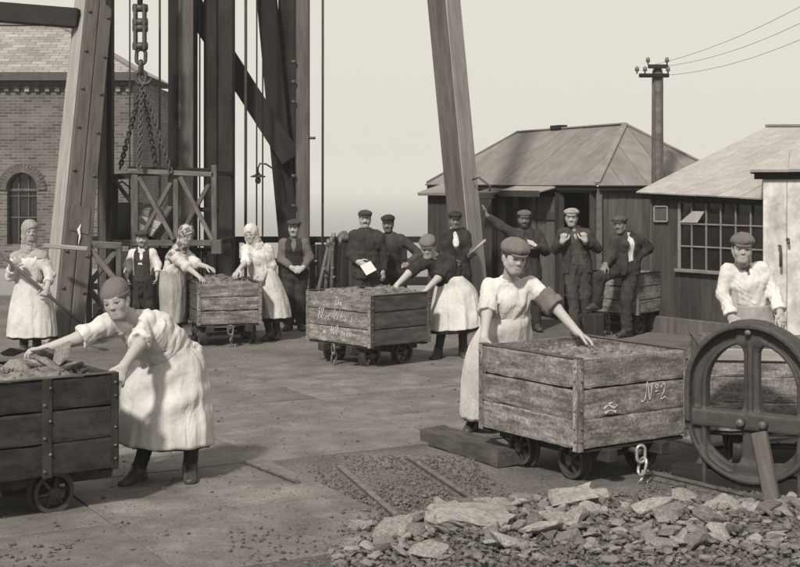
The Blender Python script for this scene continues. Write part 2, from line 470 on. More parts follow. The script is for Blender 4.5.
def brick_house():
    Y = 31.4
    x0, x1 = AZ(-60, 0, Y).x, AZ(133, 0, Y).x
    zt = A(0, 78, Y).z
    root = thing('brick_house', 'old brick engine house with slate hip roof and arched window at the far left', 'building', ((x0 + x1) / 2, Y, -.02), world=True)
    xc = AZ(22, 0, Y).x; hw = 15 / FOC * Y
    zs, zb = A(0, 190, Y).z, .55
    # wall with an arched opening
    N = 14
    arch = [(xc - hw * math.cos(math.pi * i / N), zs + hw * 1.12 * math.sin(math.pi * i / N)) for i in range(N + 1)]
    V, F, UV = [], [], []
    def quad(p):
        b = len(V)
        for (x, z) in p: V.append((x, Y, z)); UV.append((x, z))
        F.append((b, b + 1, b + 2, b + 3))
    quad([(x0, -.02), (xc - hw, -.02), (xc - hw, zt), (x0, zt)])
    quad([(xc + hw, -.02), (x1, -.02), (x1, zt), (xc + hw, zt)])
    quad([(xc - hw, -.02), (xc + hw, -.02), (xc + hw, zb), (xc - hw, zb)])
    for i in range(N):
        quad([arch[i], arch[i + 1], (arch[i + 1][0], zt), (arch[i][0], zt)])
    # reveals
    ring = [(xc + hw, zb)] + arch[::-1] + [(xc - hw, zb)]
    for (a, b) in zip(ring, ring[1:] + ring[:1]):
        k = len(V)
        for (x, y, z) in ((a[0], Y, a[1]), (b[0], Y, b[1]), (b[0], Y + .22, b[1]), (a[0], Y + .22, a[1])):
            V.append((x, y, z)); UV.append((x + y, z))
        F.append((k, k + 3, k + 2, k + 1))
    # end wall
    k = len(V)
    for (y, z) in ((Y, -.02), (Y + 9, -.02), (Y + 9, zt), (Y, zt)):
        V.append((x1, y, z)); UV.append((y, z))
    F.append((k, k + 1, k + 2, k + 3))
    uv_mesh('wall', V, F, UV, 'brick', root)
    # arch ring of header bricks, proud of the wall
    for i in range(20):
        a = math.pi * (i + .5) / 20
        c = Vector((xc - (hw + .12) * math.cos(a), Y - .012, zs + (hw * 1.12 + .12) * math.sin(a)))
        o = link('arch_brick', box_mesh(.21, .06, .075, 'shed_board_grey', .004), root, mat4=inv_of(root) @ (Matrix.Translation(c) @ Matrix.Rotation(-(math.pi - a), 4, 'Y')))
    w = mk('window', [(xc - hw, Y + .2, zb), (xc + hw, Y + .2, zb), (xc + hw, Y + .2, zs + hw * 1.15), (xc - hw, Y + .2, zs + hw * 1.15)], [(0, 1, 2, 3)], 'glass_dark', root)
    for fx in (-.33, .33):
        beam('glazing_bar', (xc + fx * hw, Y + .17, zb), (xc + fx * hw, Y + .17, zs + hw * .95), .03, .04, 'shed_board_grey', w, up=(0, 1, 0))
    for fz in (.62, 1.12):
        beam('glazing_bar', (xc - hw, Y + .165, zb + fz), (xc + hw, Y + .165, zb + fz), .03, .03, 'shed_board_grey', w)
    beam('transom', (xc - hw, Y + .15, zs), (xc + hw, Y + .15, zs), .07, .06, 'shed_board_grey', w)
    # string course and dentils under the gutter
    beam('cornice', (x0, Y - .04, zt - .13), (x1 + .06, Y - .04, zt - .13), .10, .10, 'shed_board_grey', root)
    xx = x0 + .1
    while xx < x1:
        beam('dentil', (xx, Y - .035, zt - .26), (xx + .11, Y - .035, zt - .26), .08, .13, 'stone', root); xx += .235
    beam('gutter', (x0 - .1, Y - .17, zt + .02), (x1 + .25, Y - .17, zt + .02), .22, .2, 'iron_dark', root)
    # hipped slate roof
    zr = A(0, 24, Y + 2.2).z; ex = x1 + .25; ze = zt + .10
    xr = AZ(60, 0, Y + 2.4).x
    P = [(x0 - .2, Y - .28, ze), (ex, Y - .28, ze), (xr, Y + 2.4, zr), (x0 - .2, Y + 2.4, zr), (ex, Y + 5.1, ze), (x0 - .2, Y + 5.1, ze)]
    V = [P[0], P[1], P[2], P[3], P[1], P[4], P[2], P[4], P[5], P[3], P[2]]
    UV = [(P[0][0], 0), (P[1][0], 0), (P[2][0], 3), (P[3][0], 3), (0, 0), (5.4, 0), (2.7, 3), (ex, 0), (x0, 0), (x0, 3), (xr, 3)]
    r = uv_mesh('roof', V, [(0, 1, 2, 3), (4, 5, 6), (7, 8, 9, 10)], UV, 'slate', root)
    beam('hip_tile', (ex, Y - .28, ze + .03), (xr, Y + 2.4, zr + .03), .16, .07, 'roof_sheet', r)
    beam('ridge_tile', (x0 - .2, Y + 2.4, zr + .03), (xr, Y + 2.4, zr + .03), .2, .08, 'roof_sheet', r)
brick_house()

# ---------------------------------------------------------------- roofs and boarded walls of the sheds
def hip_face_panels(parent, a, b, up, T, e0, e1, rise_len, nrm, width, mat, name='roof_sheet', thick=.018, gap=.010):
    """strips on a roof face: eave from a along b (unit) for T metres, 'up' the unit slope vector, hips cut at e0 / e1"""
    n = max(1, round(T / width)); w = T / n
    def hh(t):
        v = 1.0
        if e0 > 1e-6: v = min(v, t / e0)
        if e1 > 1e-6: v = min(v, (T - t) / e1)
        return max(v, 0.0)
    for i in range(n):
        t0, t1 = i * w + gap / 2, (i + 1) * w - gap / 2
        pts = [(t0, -.03), (t1, -.03)]
        tops = [(t1, hh(t1))]
        for tb in (T - e1, e0):
            if t0 < tb < t1 and tb > 1e-6 and tb < T - 1e-6: tops.append((tb, hh(tb)))
        tops.append((t0, hh(t0)))
        # hips shift the eave line of thought: at slope height h the face runs from e0*h to T-e1*h
        poly = pts + tops
        lift = rnd.uniform(0, .008)
        V = []
        for k in (0, 1):
            for (t, h) in poly:
                V.append(a + b * t + up * (h * rise_len) + nrm * (lift + (thick if k else 0)))
        m = len(poly)
        F = [tuple(range(m))[::-1], tuple(range(m, 2 * m))]
        for q in range(m): F.append((q, (q + 1) % m, m + (q + 1) % m, m + q))
        mk(name, V, F, mat, parent)

def board_wall(parent, a, b, z0, z1, width, mat, skips=(), thick=.022, name='board', out=Vector((0, 0, 0)), zfun=None):
    """upright boards from ground point a to b; skips = list of (t0, t1, zlo, zhi) openings in metres along the wall"""
    d = (b - a); L = d.length; d = d / L
    n = max(1, round(L / width)); w = L / n
    for i in range(n):
        t0, t1 = i * w + .002, (i + 1) * w - .002
        tm = (t0 + t1) / 2
        top = zfun(tm) if zfun else z1
        spans = [(z0, top)]
        for (s0, s1, lo, hi) in skips:
            if s0 <= tm <= s1:
                new = []
                for (p, q) in spans:
                    if lo > p: new.append((p, min(q, lo)))
                    if hi < q: new.append((max(p, hi), q))
                spans = new
        off = out * rnd.uniform(0, .006)
        for (p, q) in spans:
            if q - p < .03: continue
            c = a + d * tm + off
            m = Matrix((d, Vector((0, 0, 1)).cross(d), Vector((0, 0, 1)))).transposed().to_4x4()
            m.translation = Vector((c.x, c.y, (p + q) / 2))
            link(name, box_mesh(w - .004, thick, q - p, mat, .004), parent, mat4=inv_of(parent) @ m)

def main_shed():
    phi, w, Lr, e, zr, ze, Yc = .3787, 2.39, 3.55, 1.24, 2.845, 1.965, 18.59
    C = AZ(597, 0, Yc); wd = Vector((-math.sin(phi), math.cos(phi), 0)); n = Vector((math.cos(phi), math.sin(phi), 0))
    T = 2 * e + Lr
    root = thing('timber_shed', 'dark timber shed with pale metal hip roof and an open doorway behind the men', 'shed', C + wd * T / 2 + n * w / 2, world=True)
    ov = .10
    inn = .10                                             # walls stand inside the eaves
    c = C + wd * inn + n * inn; b = C + wd * (T - inn) + n * inn; d = C + n * (w - inn) + wd * inn
    bk = b + n * (w - 2 * inn)
    zt = ze - .04
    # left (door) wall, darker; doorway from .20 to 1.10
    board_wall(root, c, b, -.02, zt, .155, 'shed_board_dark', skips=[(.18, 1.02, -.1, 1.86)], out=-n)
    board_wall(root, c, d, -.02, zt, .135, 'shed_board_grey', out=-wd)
    board_wall(root, b, bk, -.02, zt, .2, 'shed_board_dark')
    board_wall(root, d, bk, -.02, zt, .2, 'shed_board_dark')
    beam('corner_post', c + Vector((0, 0, -.02)) - n * .02 - wd * .02, c + Vector((0, 0, zt)) - n * .02 - wd * .02, .08, .08, 'shed_board_grey', root)
    # inside floor keeps the doorway dark
    dj = c + wd * .14
    for t in (.15, 1.05):
        beam('door_post', c + wd * t - n * .03, c + wd * t - n * .03 + Vector((0, 0, 1.9)), .08, .09, 'shed_board_dark', root)
    beam('door_lintel', c + wd * .10 - n * .035 + Vector((0, 0, 1.885)), c + wd * 1.10 - n * .035 + Vector((0, 0, 1.885)), .10, .07, 'timber_mid', root)
    # an opened plank door laid back against the wall, streaked pale
    dr = mk_door(root, c, wd, n)
    # porch hood along the wall to the left of the doorway
    for (t0, t1, z, mat) in ((1.06, 2.35, 1.90, 'timber_pale'), (2.55, 3.3, 1.86, 'timber_mid')):
        p0 = c + wd * t0 - n * .22 + Vector((0, 0, z)); p1 = c + wd * t1 - n * .22 + Vector((0, 0, z))
        beam('hood_board', p0, p1, .36, .035, mat, root, up=(-n * .25 + Vector((0, 0, 1))))
        beam('hood_fascia', p0 - n * .17 - Vector((0, 0, .075)), p1 - n * .17 - Vector((0, 0, .075)), .03, .10, 'shed_board_dark', root)
    for t in (1.12, 1.72, 2.3, 2.75, 3.25):
        beam('post', c + wd * t - n * .05, c + wd * t - n * .05 + Vector((0, 0, 1.86)), .09, .09, 'timber_dark', root)
    # roof
    P = C + n * w / 2 + wd * e; Q = P + wd * Lr
    rise = zr - ze
    for (a, dirn, TT, inward) in ((C, wd, T, n), (C + n * w, -wd, 0, -n)):
        pass
    e_in = w / 2
    sl = math.hypot(e_in, rise)
    zv = Vector((0, 0, ze))
    up1 = (n * e_in + Vector((0, 0, rise))) / sl
    nr1 = (-n * rise + Vector((0, 0, e_in))) / sl
    hip_face_panels(root, C + zv, wd, up1, T, e, e, sl, nr1, .62, 'roof_sheet')
    up3 = (-n * e_in + Vector((0, 0, rise))) / sl
    nr3 = (n * rise + Vector((0, 0, e_in))) / sl
    hip_face_panels(root, C + n * w + zv, wd, up3, T, e, e, sl, nr3, .62, 'roof_sheet')
    sl2 = math.hypot(e, rise)
    up2 = (wd * e + Vector((0, 0, rise))) / sl2
    nr2 = (-wd * rise + Vector((0, 0, e))) / sl2
    hip_face_panels(root, C + zv, n, up2, w, w / 2, w / 2, sl2, nr2, .40, 'roof_sheet')
    B = C + wd * T
    up4 = (-wd * e + Vector((0, 0, rise))) / sl2
    nr4 = (wd * rise + Vector((0, 0, e))) / sl2
    hip_face_panels(root, B + zv, n, up4, w, w / 2, w / 2, sl2, nr4, .40, 'roof_sheet')
    up = Vector((0, 0, .03))
    zz = Vector((0, 0, zr))
    for (p, q) in ((P + zz, Q + zz), (C + zv, P + zz), (C + n * w + zv, P + zz), (B + zv, Q + zz), (B + n * w + zv, Q + zz)):
        beam('ridge_cap', p + up, q + up, .09, .03, 'roof_sheet', root)
    for (p, q) in ((C, B), (C, C + n * w)):
        dd = (q - p).normalized()
        beam('eave_board', p + Vector((0, 0, ze - .05)) + dd * .03, q + Vector((0, 0, ze - .05)) - dd * .03, .03, .08, 'timber_dark', root)
    beam('roof_vent', P + wd * 1.9 + zz + Vector((0, 0, .05)), P + wd * 2.25 + zz + Vector((0, 0, .05)), .14, .07, 'timber_dark', root)

def mk_door(root, c, wd, n):
    door = thing_part_empty = None
    d0 = c + wd * 1.10 - n * .075
    first = None
    for i in range(6):
        p = d0 + wd * (.06 + i * .135) + Vector((0, 0, .93))
        m = Matrix((wd, Vector((0, 0, 1)).cross(wd), Vector((0, 0, 1)))).transposed().to_4x4(); m.translation = p
        if first is None:
            first = link('door', box_mesh(.13, .03, 1.72, 'shed_board_grey', .004), root, mat4=inv_of(root) @ m)
        else:
            link('door_plank', box_mesh(.13, .03, 1.72, 'shed_board_grey', .004), first, mat4=inv_of(first) @ m)
    for z in (.35, 1.5):
        beam('door_ledge', d0 + wd * .02 + Vector((0, 0, z)) - n * .028, d0 + wd * .80 + Vector((0, 0, z)) - n * .028, .025, .12, 'shed_board_dark', first)
    return first
main_shed()

def sentry_box():
    a = AZ(428, 0, 20.3); b = AZ(452, 0, 20.0)
    root = thing('tool_cupboard', 'tall narrow dark plank cupboard with a sloping lid beside the leaning post', 'cupboard', (a + b) / 2, world=True)
    d = (b - a).normalized(); n = Vector((0, 0, 1)).cross(d)
    zt = A(0, 192, 20.2).z
    board_wall(root, a, b, -.02, zt, .12, 'shed_board_dark', out=-n)
    board_wall(root, a + d * .012, a + d * .012 + n * .5, -.02, zt, .12, 'shed_board_dark')
    board_wall(root, b - d * .012, b - d * .012 + n * .5, -.02, zt, .12, 'shed_board_dark')
    beam('lid', a - d * .07 + Vector((0, 0, zt + .05)) + n * .2, b + d * .05 + Vector((0, 0, zt + .05)) + n * .2, .75, .05, 'timber_pale', root, up=Vector((0, 0, 1)) - n * .22)
sentry_box()

def window_shed():
    Ya, Yb = 18.2, 16.7
    a = AZ(652, 0, Ya); b = AZ(790, 0, 16.35)
    d = (b - a); L = d.length; d = d / L; n = Vector((-d.y, d.x, 0))
    root = thing('window_shed', 'low plank shed with a wide many-paned window and pale roof at the right', 'shed', a + d * L / 2 + n * 1.4, world=True)
    def t_at(u):                                          # metres along the wall at photo column u
        k = (u - 400) / FOC
        return (a.x - k * a.y) / (k * d.y - d.x)
    def z_at(u, v):
        p = a + d * t_at(u); return A(u, v, p.y).z
    zl, zr_ = z_at(652, 191), z_at(763, 197)
    zf = lambda t: zl + (zr_ - zl) * t / t_at(763) - .03
    w0, w1 = t_at(680), t_at(764)
    wz0, wz1 = z_at(680, 268.5), z_at(680, 203)
    board_wall(root, a, b, -.02, zl, .18, 'shed_board_dark', skips=[(w0 - .01, w1 + .1, wz0, wz1)], out=-n, zfun=zf)
    board_wall(root, a + d * .011, a + d * .011 + n * 2.7, -.02, zl, .2, 'shed_board_dark')
    beam('plinth', a - n * .05 + Vector((0, 0, .10)), b - n * .05 + Vector((0, 0, .10)), .08, .22, 'shed_board_grey', root)
    beam('corner_board', a - n * .025 + d * .04 - Vector((0, 0, .02)), a - n * .025 + d * .04 + Vector((0, 0, zl - .05)), .10, .03, 'shed_board_grey', root, up=d)
    # small pale outlined hatch
    hu0, hu1, hv0, hv1 = 656.5, 669.5, 206.5, 221.5
    q = [a + d * t_at(u) - n * .03 + Vector((0, 0, z_at(u, v))) for (u, v) in ((hu0, hv1), (hu1, hv1), (hu1, hv0), (hu0, hv0))]
    hatch = mk('hatch', [p - n * .004 for p in q] + [p + n * .02 for p in q], [(0, 1, 2, 3), (7, 6, 5, 4), (0, 4, 5, 1), (1, 5, 6, 2), (2, 6, 7, 3), (3, 7, 4, 0)], 'shed_board_grey', root)
    for i in range(4):
        beam('hatch_frame', q[i] - n * .014, q[(i + 1) % 4] - n * .014, .022, .022, 'timber_pale', hatch, up=-n)
    # window: frame, bars, one pane at a time
    cols = [680.0, 686.5] + [692.5 + 14.6 * i for i in range(6)]
    cols = [680, 692.5, 707.0, 721.5, 736.5, 751.5, 765]
    ts = [t_at(u) for u in cols]
    rows = [wz1, wz1 - (wz1 - wz0) * .315, wz1 - (wz1 - wz0) * .655, wz0]
    win = beam('window', a + d * w0 - n * .02 + Vector((0, 0, wz1 + .03)), a + d * ts[-1] - n * .02 + Vector((0, 0, wz1 + .03)), .07, .06, 'shed_board_dark', root)
    beam('window_sill', a + d * (w0 - .03) - n * .04 + Vector((0, 0, wz0 - .02)), a + d * ts[-1] - n * .04 + Vector((0, 0, wz0 - .02)), .10, .045, 'window_paint', win)
    for i, t in enumerate(ts):
        ww = .045 if i in (0,) else .016
        beam('glazing_bar', a + d * t - n * .012 + Vector((0, 0, wz0)), a + d * t - n * .012 + Vector((0, 0, wz1)), .03, ww, 'window_paint', win, up=d)
    for z in rows[1:-1]:
        beam('glazing_bar', a + d * ts[0] - n * .010 + Vector((0, 0, z)), a + d * ts[-1] - n * .010 + Vector((0, 0, z)), .026, .022, 'window_paint', win)
    for i in range(len(ts) - 1):
        for j in range(3):
            p = [(ts[i], rows[j + 1]), (ts[i + 1], rows[j + 1]), (ts[i + 1], rows[j]), (ts[i], rows[j])]
            tilt = Vector((0, 0, 0))
            V = [a + d * t + Vector((0, 0, z)) + n * (.012 + rnd.uniform(-.002, .002)) for (t, z) in p]
            V2 = [v + n * .004 for v in V]
            mk('pane', V + V2, [(0, 1, 2, 3), (7, 6, 5, 4), (0, 4, 5, 1), (1, 5, 6, 2), (2, 6, 7, 3), (3, 7, 4, 0)], 'glass_dark', win)
    # a hinged top light pushed open, its sky reflection painted as a pale tone
    p0 = a + d * (ts[0] + .03) + Vector((0, 0, rows[1] + .02)) - n * .03
    p1 = a + d * (ts[1] + .16) + Vector((0, 0, rows[0] - .10)) - n * .10
    V = [p0, p0 + d * .30, p1 + d * .14, p1 - d * .06]
    V2 = [v - n * .008 for v in V]
    mk('open_pane', V + V2, [(0, 1, 2, 3), (7, 6, 5, 4), (0, 4, 5, 1), (1, 5, 6, 2), (2, 6, 7, 3), (3, 7, 4, 0)], 'paper', win)
    # roof: one slope to a high back edge, verge board on the left
    e0 = a - d * .10 - n * .12 + Vector((0, 0, zl)); e1 = a + d * (t_at(763)) - n * .12 + Vector((0, 0, zr_)); 
    e2 = e0 + (e1 - e0) * ((L + .2) / ((e1 - e0).length))
    rw = 2.62
    rise = A(768, 129, (a + n * rw).y + d.y * 0).z - zl
    hgt = Vector((0, 0, rise + .02))
    r0 = e0 + n * rw + hgt
    upv = (r0 - e0); sl = upv.length; upv = upv / sl
    bb = (e2 - e0).normalized()
    nrm = bb.cross(upv).normalized()
    hip_face_panels(root, e0, bb, upv, (e2 - e0).length, 0, 0, sl, nrm, .36, 'roof_felt', name='roof_board', gap=.004)
    beam('ridge_cap', r0 + Vector((0, 0, .03)), r0 + bb * (e2 - e0).length + Vector((0, 0, .03)), .12, .04, 'roof_sheet', root)
    beam('eave_board', e0 + n * .03 - Vector((0, 0, .065)), e2 + n * .03 - Vector((0, 0, .065)), .025, .08, 'timber_dark', root)
window_shed()

def white_hut():
    a = AZ(763, 0, 14.6); b = AZ(860, 0, 14.3)
    d = (b - a).normalized(); n = Vector((-d.y, d.x, 0)); L = (b - a).length
    root = thing('whitewashed_hut', 'stained whitewashed hut wall cut off by the right edge of the picture', 'hut', a + d * .6 + n * .7, world=True)
    zt = A(763, 170, 14.6).z - .03
    board_wall(root, a, b, -.02, zt, .26, 'whitewash', out=-n)
    board_wall(root, a + d * .011 + n * .011, a + d * .011 + n * 1.4, -.02, zt, .26, 'whitewash')
    e0 = a - d * .13 - n * .10 + Vector((0, 0, zt + .02))
    rw, rise, hip = 1.5, .56, 1.0
    upv = n * rw + Vector((0, 0, rise)); sl = upv.length; upv /= sl
    hip_face_panels(root, e0, d, upv, L + .2, hip, 0, sl, d.cross(upv).normalized(), .4, 'roof_felt', name='roof_board', thick=.03, gap=.004)
    apex = e0 + n * rw + d * hip + Vector((0, 0, rise)); back = e0 + n * rw * 2
    mk('hip_board', [e0, back, apex, e0 - Vector((0, 0, .03)), back - Vector((0, 0, .03)), apex - Vector((0, 0, .03))], [(0, 2, 1), (3, 4, 5), (0, 1, 4, 3), (1, 2, 5, 4), (2, 0, 3, 5)], 'roof_felt', root)
    beam('eave_board', e0 + n * .05 - Vector((0, 0, .05)) + d * .04, e0 + d * (L + .2) + n * .05 - Vector((0, 0, .05)), .02, .08, 'timber_dark', root)
    # pipe bracket stub and hook seen on the wall
    for (u, v) in ((787, 239), (779, 246)):
        p = A(u, v, 14.5)
        tube('iron_hook', [p, p + Vector((0, -.05, 0)), p + Vector((.0, -.06, -.03)), p + Vector((0, -.06, -.22 if u == 779 else -.05))], .015, 'iron_dark', root, n=6)
white_hut()

# ---------------------------------------------------------------- telegraph pole and wires
def telegraph():
    Y = 18.6
    b = AZ(657.5, -.02, Y)
    zt = A(0, 66, Y).z
    root = thing('telegraph_pole', 'telegraph pole with short cross arms rising behind the shed roofs', 'telegraph pole', b, world=True)
    V, F = tube_data([b, b + Vector((0, 0, zt - .1)), b + Vector((0, 0, zt - .03)), b + Vector((0, 0, zt + .03))], [.092, .078, .065, .025], 12)
    mk('pole', V, F, 'lattice_wood', root, True)
    for (off, w) in ((-.055, .022), (.055, .022)):
        beam('conduit', b + Vector((off, -.075, 0)), b + Vector((off, -.068, zt - .2)), w, w, 'timber_mid', root, up=(0, 1, 0))
    k = Y / FOC
    for (v, u0, u1, ins) in ((76, 637, 670, (637, 645, 668)), (67, 646, 669, (648, 667))):
        z = A(0, v, Y).z
        arm = beam('cross_arm', AZ(u0 + 2, z, Y - .10), AZ(u1 - 1, z, Y - .10), .045, .055, 'timber_dark', root)
        for u in ins:
            p = AZ(u, z + .025, Y - .10)
            V, F = tube_data([p, p + Vector((0, 0, .03)), p + Vector((0, 0, .037)), p + Vector((0, 0, .085)), p + Vector((0, 0, .10))], [.010, .010, .030, .027, .012], 8)
            mk('insulator', V, F, 'iron_worn', arm, True)
    g = 'telegraph wires'
    for i, (u, v, uu, vv) in enumerate(((648, 66, 830, -10), (667, 66, 830, 8), (668, 75, 830, 26))):
        p = A(u, v, Y - .10); q = A(uu, vv, 14.5)
        pts = [p.lerp(q, t / 12) - Vector((0, 0, .10 * 4 * (t / 12) * (1 - t / 12))) for t in range(13)]
        o = tube('telegraph_wire', pts, .0026, 'rope', None, n=5)
        tag(o, ('topmost thin telegraph wire running to the upper right corner', 'middle thin telegraph wire running from the pole to the right edge', 'lowest thin telegraph wire running from the pole to the right edge')[i], 'wire', g)
telegraph()

# ---------------------------------------------------------------- headframe timbers, hoist chain, cage
def post_v(name, u0, u1, Y, root, mat, zt=8.5, dep=None, roll=0.0, ubot=None):
    w = (u1 - u0) / FOC * Y
    uc = (u0 + u1) / 2
    b = AZ(uc if ubot is None else ubot, -.02, Y)
    t = AZ(uc, zt, Y)
    return beam(name, b, t, w, dep or w, mat, root, up=(0, 1, 0), roll=roll, ch=.012)

def headframe():
    root = thing('headframe', 'tall black timber pit headframe with upright posts and a diagonal brace', 'headframe', AZ(225, -.02, 20), world=True)
    Y = 20.2
    p = post_v('post', 170, 196, Y, root, 'timber_dark', dep=.36)
    beam('facing_plank', AZ(186, -.02, Y - .21), AZ(186, 8.5, Y - .21), .22, .035, 'timber_mid', p, up=(0, 1, 0))
    post_v('post', 205, 218.4, Y + .3, root, 'timber_dark', dep=.3)
    post_v('post', 219.6, 234, Y + .1, root, 'timber_dark', dep=.3)
    post_v('post', 279, 296, Y + 1.2, root, 'timber_dark', dep=.3)
    q = beam('raking_post', A(291, 262, Y + 1.0), A(267, 0, Y + 1.0) + (A(267, 0, Y + 1.0) - A(291, 262, Y + 1.0)) * .8, .30, .30, 'timber_dark', root, up=(0, 1, 0))
    post_v('post', 296.5, 309.5, Y + .6, root, 'timber_mid', dep=.2)
    for v in (62, 82, 102, 176, 206):
        c = A(295.5, v, Y + .45)
        tube('stud', [c, c + Vector((-.06, 0, 0))], .03, 'iron_dark', root, n=8)
    c = A(309, 138, Y + .5); tube('stud', [c, c + Vector((.10, 0, 0))], .02, 'iron_dark', root, n=8)
    # big diagonal brace
    a, b = A(196, 10, Y + .75), A(281, 143, Y + .75)
    d = (b - a).normalized()
    beam('brace', a - d * 2.2, b + d * .3, .32, .26, 'timber_dark', root, up=(0, 1, 0))
    # post behind the left raking leg
    post_v('post', 99, 113, Y - .6, root, 'timber_dark', dep=.22)
    beam('facing_plank', AZ(103, -.02, Y - .73), AZ(103, 8.5, Y - .73), .10, .03, 'timber_mid', root, up=(0, 1, 0))
    # sill beams tying the uprights at the ground
    beam('sill_beam', AZ(95, .1, Y - .25), AZ(312, .1, Y - .25), .3, .24, 'timber_dark', root)
headframe()

def raking_leg():
    a, b = A(62, 342, 17.05), A(93.5, 8, 19.6)
    d = (b - a)
    root = thing('raking_leg', 'massive squared timber leg leaning up across the left of the picture', 'timber leg', (a.x, a.y, -.02), world=True)
    m = beam('leg', a - d * .02, a + d * 1.75, .40, .40, 'timber_mid', root, up=(0, 1, 0), roll=math.radians(37), ch=.015)
    # pale facing paints the sunlit left side; plank joints of the broad face
    x = d.normalized()
    up = Vector((0, 1, 0)); y = up.cross(x).normalized(); z = x.cross(y)
    R = Matrix.Rotation(math.radians(37), 3, x)
    y2, z2 = R @ y, R @ z
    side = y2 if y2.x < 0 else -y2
    front = z2 if z2.y < 0 else -z2
    beam('lit_side_facing', a - d * .015 + side * .212, a + d * 1.74 + side * .212, .385, .024, 'timber_pale', root, up=side)
    for k, w in ((-.10, .185), (.10, .185)):
        o = beam('face_plank', a - d * .01 + front * .212 + side * k, a + d * 1.73 + front * .212 + side * k, w, .024, 'timber_mid', root, up=front)
    # iron patch plate and the pale chalk cross daubed on it
    c = a + d * .315 + front * .232
    pl = beam('patch_plate', c - x * .19, c + x * .19, .27, .012, 'timber_mid', root, up=front)
    c2 = c - x * .20
    V, F = join_data([tube_data([c2 - x * .17 + front * .012, c2 - x * .05 + front * .012 - side * .012, c2 + x * .04 + front * .012 + side * .014, c2 + x * .13 + front * .012 - side * .01], [.003, .013, .022, .004], 6)])
    mk('chalk_mark', V, F, 'chalk', pl)
    for t in (.12, .22, .45, .58, .70, .82, .95):
        for kk in (-.14, .14):
            cb = a + d * t + front * .226 + side * kk
            tube('bolt_head', [cb, cb + front * .02, cb + front * .028], [.028, .024, .01], 'iron_dark', root, n=8)
    return root
raking_leg()

MR = 52
def mid_leg():
    a, b = A(474, 328, 18.5), A(444, 8, 18.5)
    d = b - a
    root = thing('leaning_post', 'thick squared timber post leaning left in front of the timber shed', 'timber post', (a.x, a.y, -.02), world=True)
    x = d.normalized()
    beam('leg', a - d * .01, a + d * 1.7, .36, .30, 'timber_mid', root, up=(0, 1, 0), roll=math.radians(MR), ch=.014)
    up = Vector((0, 1, 0)); y = up.cross(x).normalized(); z = x.cross(y)
    R = Matrix.Rotation(math.radians(MR), 3, x)
    y2, z2 = R @ y, R @ z
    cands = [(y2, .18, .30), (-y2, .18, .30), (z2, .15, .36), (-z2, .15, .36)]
    # a pale plank paints the brighter light on the face turned right
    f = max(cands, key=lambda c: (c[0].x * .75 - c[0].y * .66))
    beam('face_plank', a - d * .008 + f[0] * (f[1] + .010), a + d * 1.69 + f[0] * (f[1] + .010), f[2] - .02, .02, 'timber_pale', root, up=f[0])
    # iron strap with hook
    c = a + d * .46
    tube('iron_hook', [c + f[0] * .2, c + f[0] * .24 + Vector((.06, 0, .03)), c + f[0] * .24 + Vector((.22, -.02, -.10)), c + f[0] * .24 + Vector((.20, -.02, -.16))], .014, 'iron_dark', root, n=6)
mid_leg()

def cross_beam():
    a, b = A(-40, 9, 19.3), A(79, 18.5, 19.3)
    o = beam('cross_beam', a, b, .3, .27, 'timber_dark', None, up=(0, 0, 1))
    tag(o, 'dark horizontal timber running into the raking leg at the top left corner', 'beam')
cross_beam()

for i, (u, Y, r, lab) in enumerate(((129.5, 19.2, .012, 'thin wire rope just left of the heavy hoist chain'), (159.5, 19.4, .016, 'thin wire rope just right of the heavy hoist chain'),
        (199.5, 20.6, .012, 'thin wire rope in the gap beside the broad facing plank post'), (245.5, 20.0, .022, 'leftmost of three wire ropes right of the twin black posts'), (256.5, 20.3, .012, 'middle one of three wire ropes right of the twin black posts'),
        (262.5, 20.5, .012, 'rightmost of three wire ropes beside the hanging lamp'), (322.5, 19.8, .018, 'lone wire rope against open sky right of the headframe'))):
    o = tube('wire_rope', [AZ(u, .0, Y), AZ(u + .3, 4, Y), AZ(u, 9, Y)], r, 'rope', None, n=6)
    tag(o, lab, 'rope', 'vertical wire ropes of the headframe')

def link_data(c, axis, nrm, length, width, r, n=6, m=12):
    axis = Vector(axis).normalized(); nrm = Vector(nrm); nrm = (nrm - axis * nrm.dot(axis)).normalized()
    side = axis.cross(nrm)
    pts = []
    hl = length / 2 - width / 2
    for k in range(m):
        t = 2 * math.pi * k / m
        pts.append(Vector(c) + axis * ((hl if math.sin(t) > 0 else -hl) + math.sin(t) * width / 2) + side * math.cos(t) * width / 2)
    return tube_data(pts, r, n, True)
def chain_data(a, b, L, w, r, m=10):
    a, b = Vector(a), Vector(b)
    d = b - a; n = max(1, int(d.length / (L - 2.4 * r)))
    out = []
    for i in range(n):
        c = a + d * ((i + .5) / n)
        out.append(link_data(c, d, (0, 1, 0) if i % 2 else (1, .3, 0), L, w, r, 5, m))
    return join_data(out)

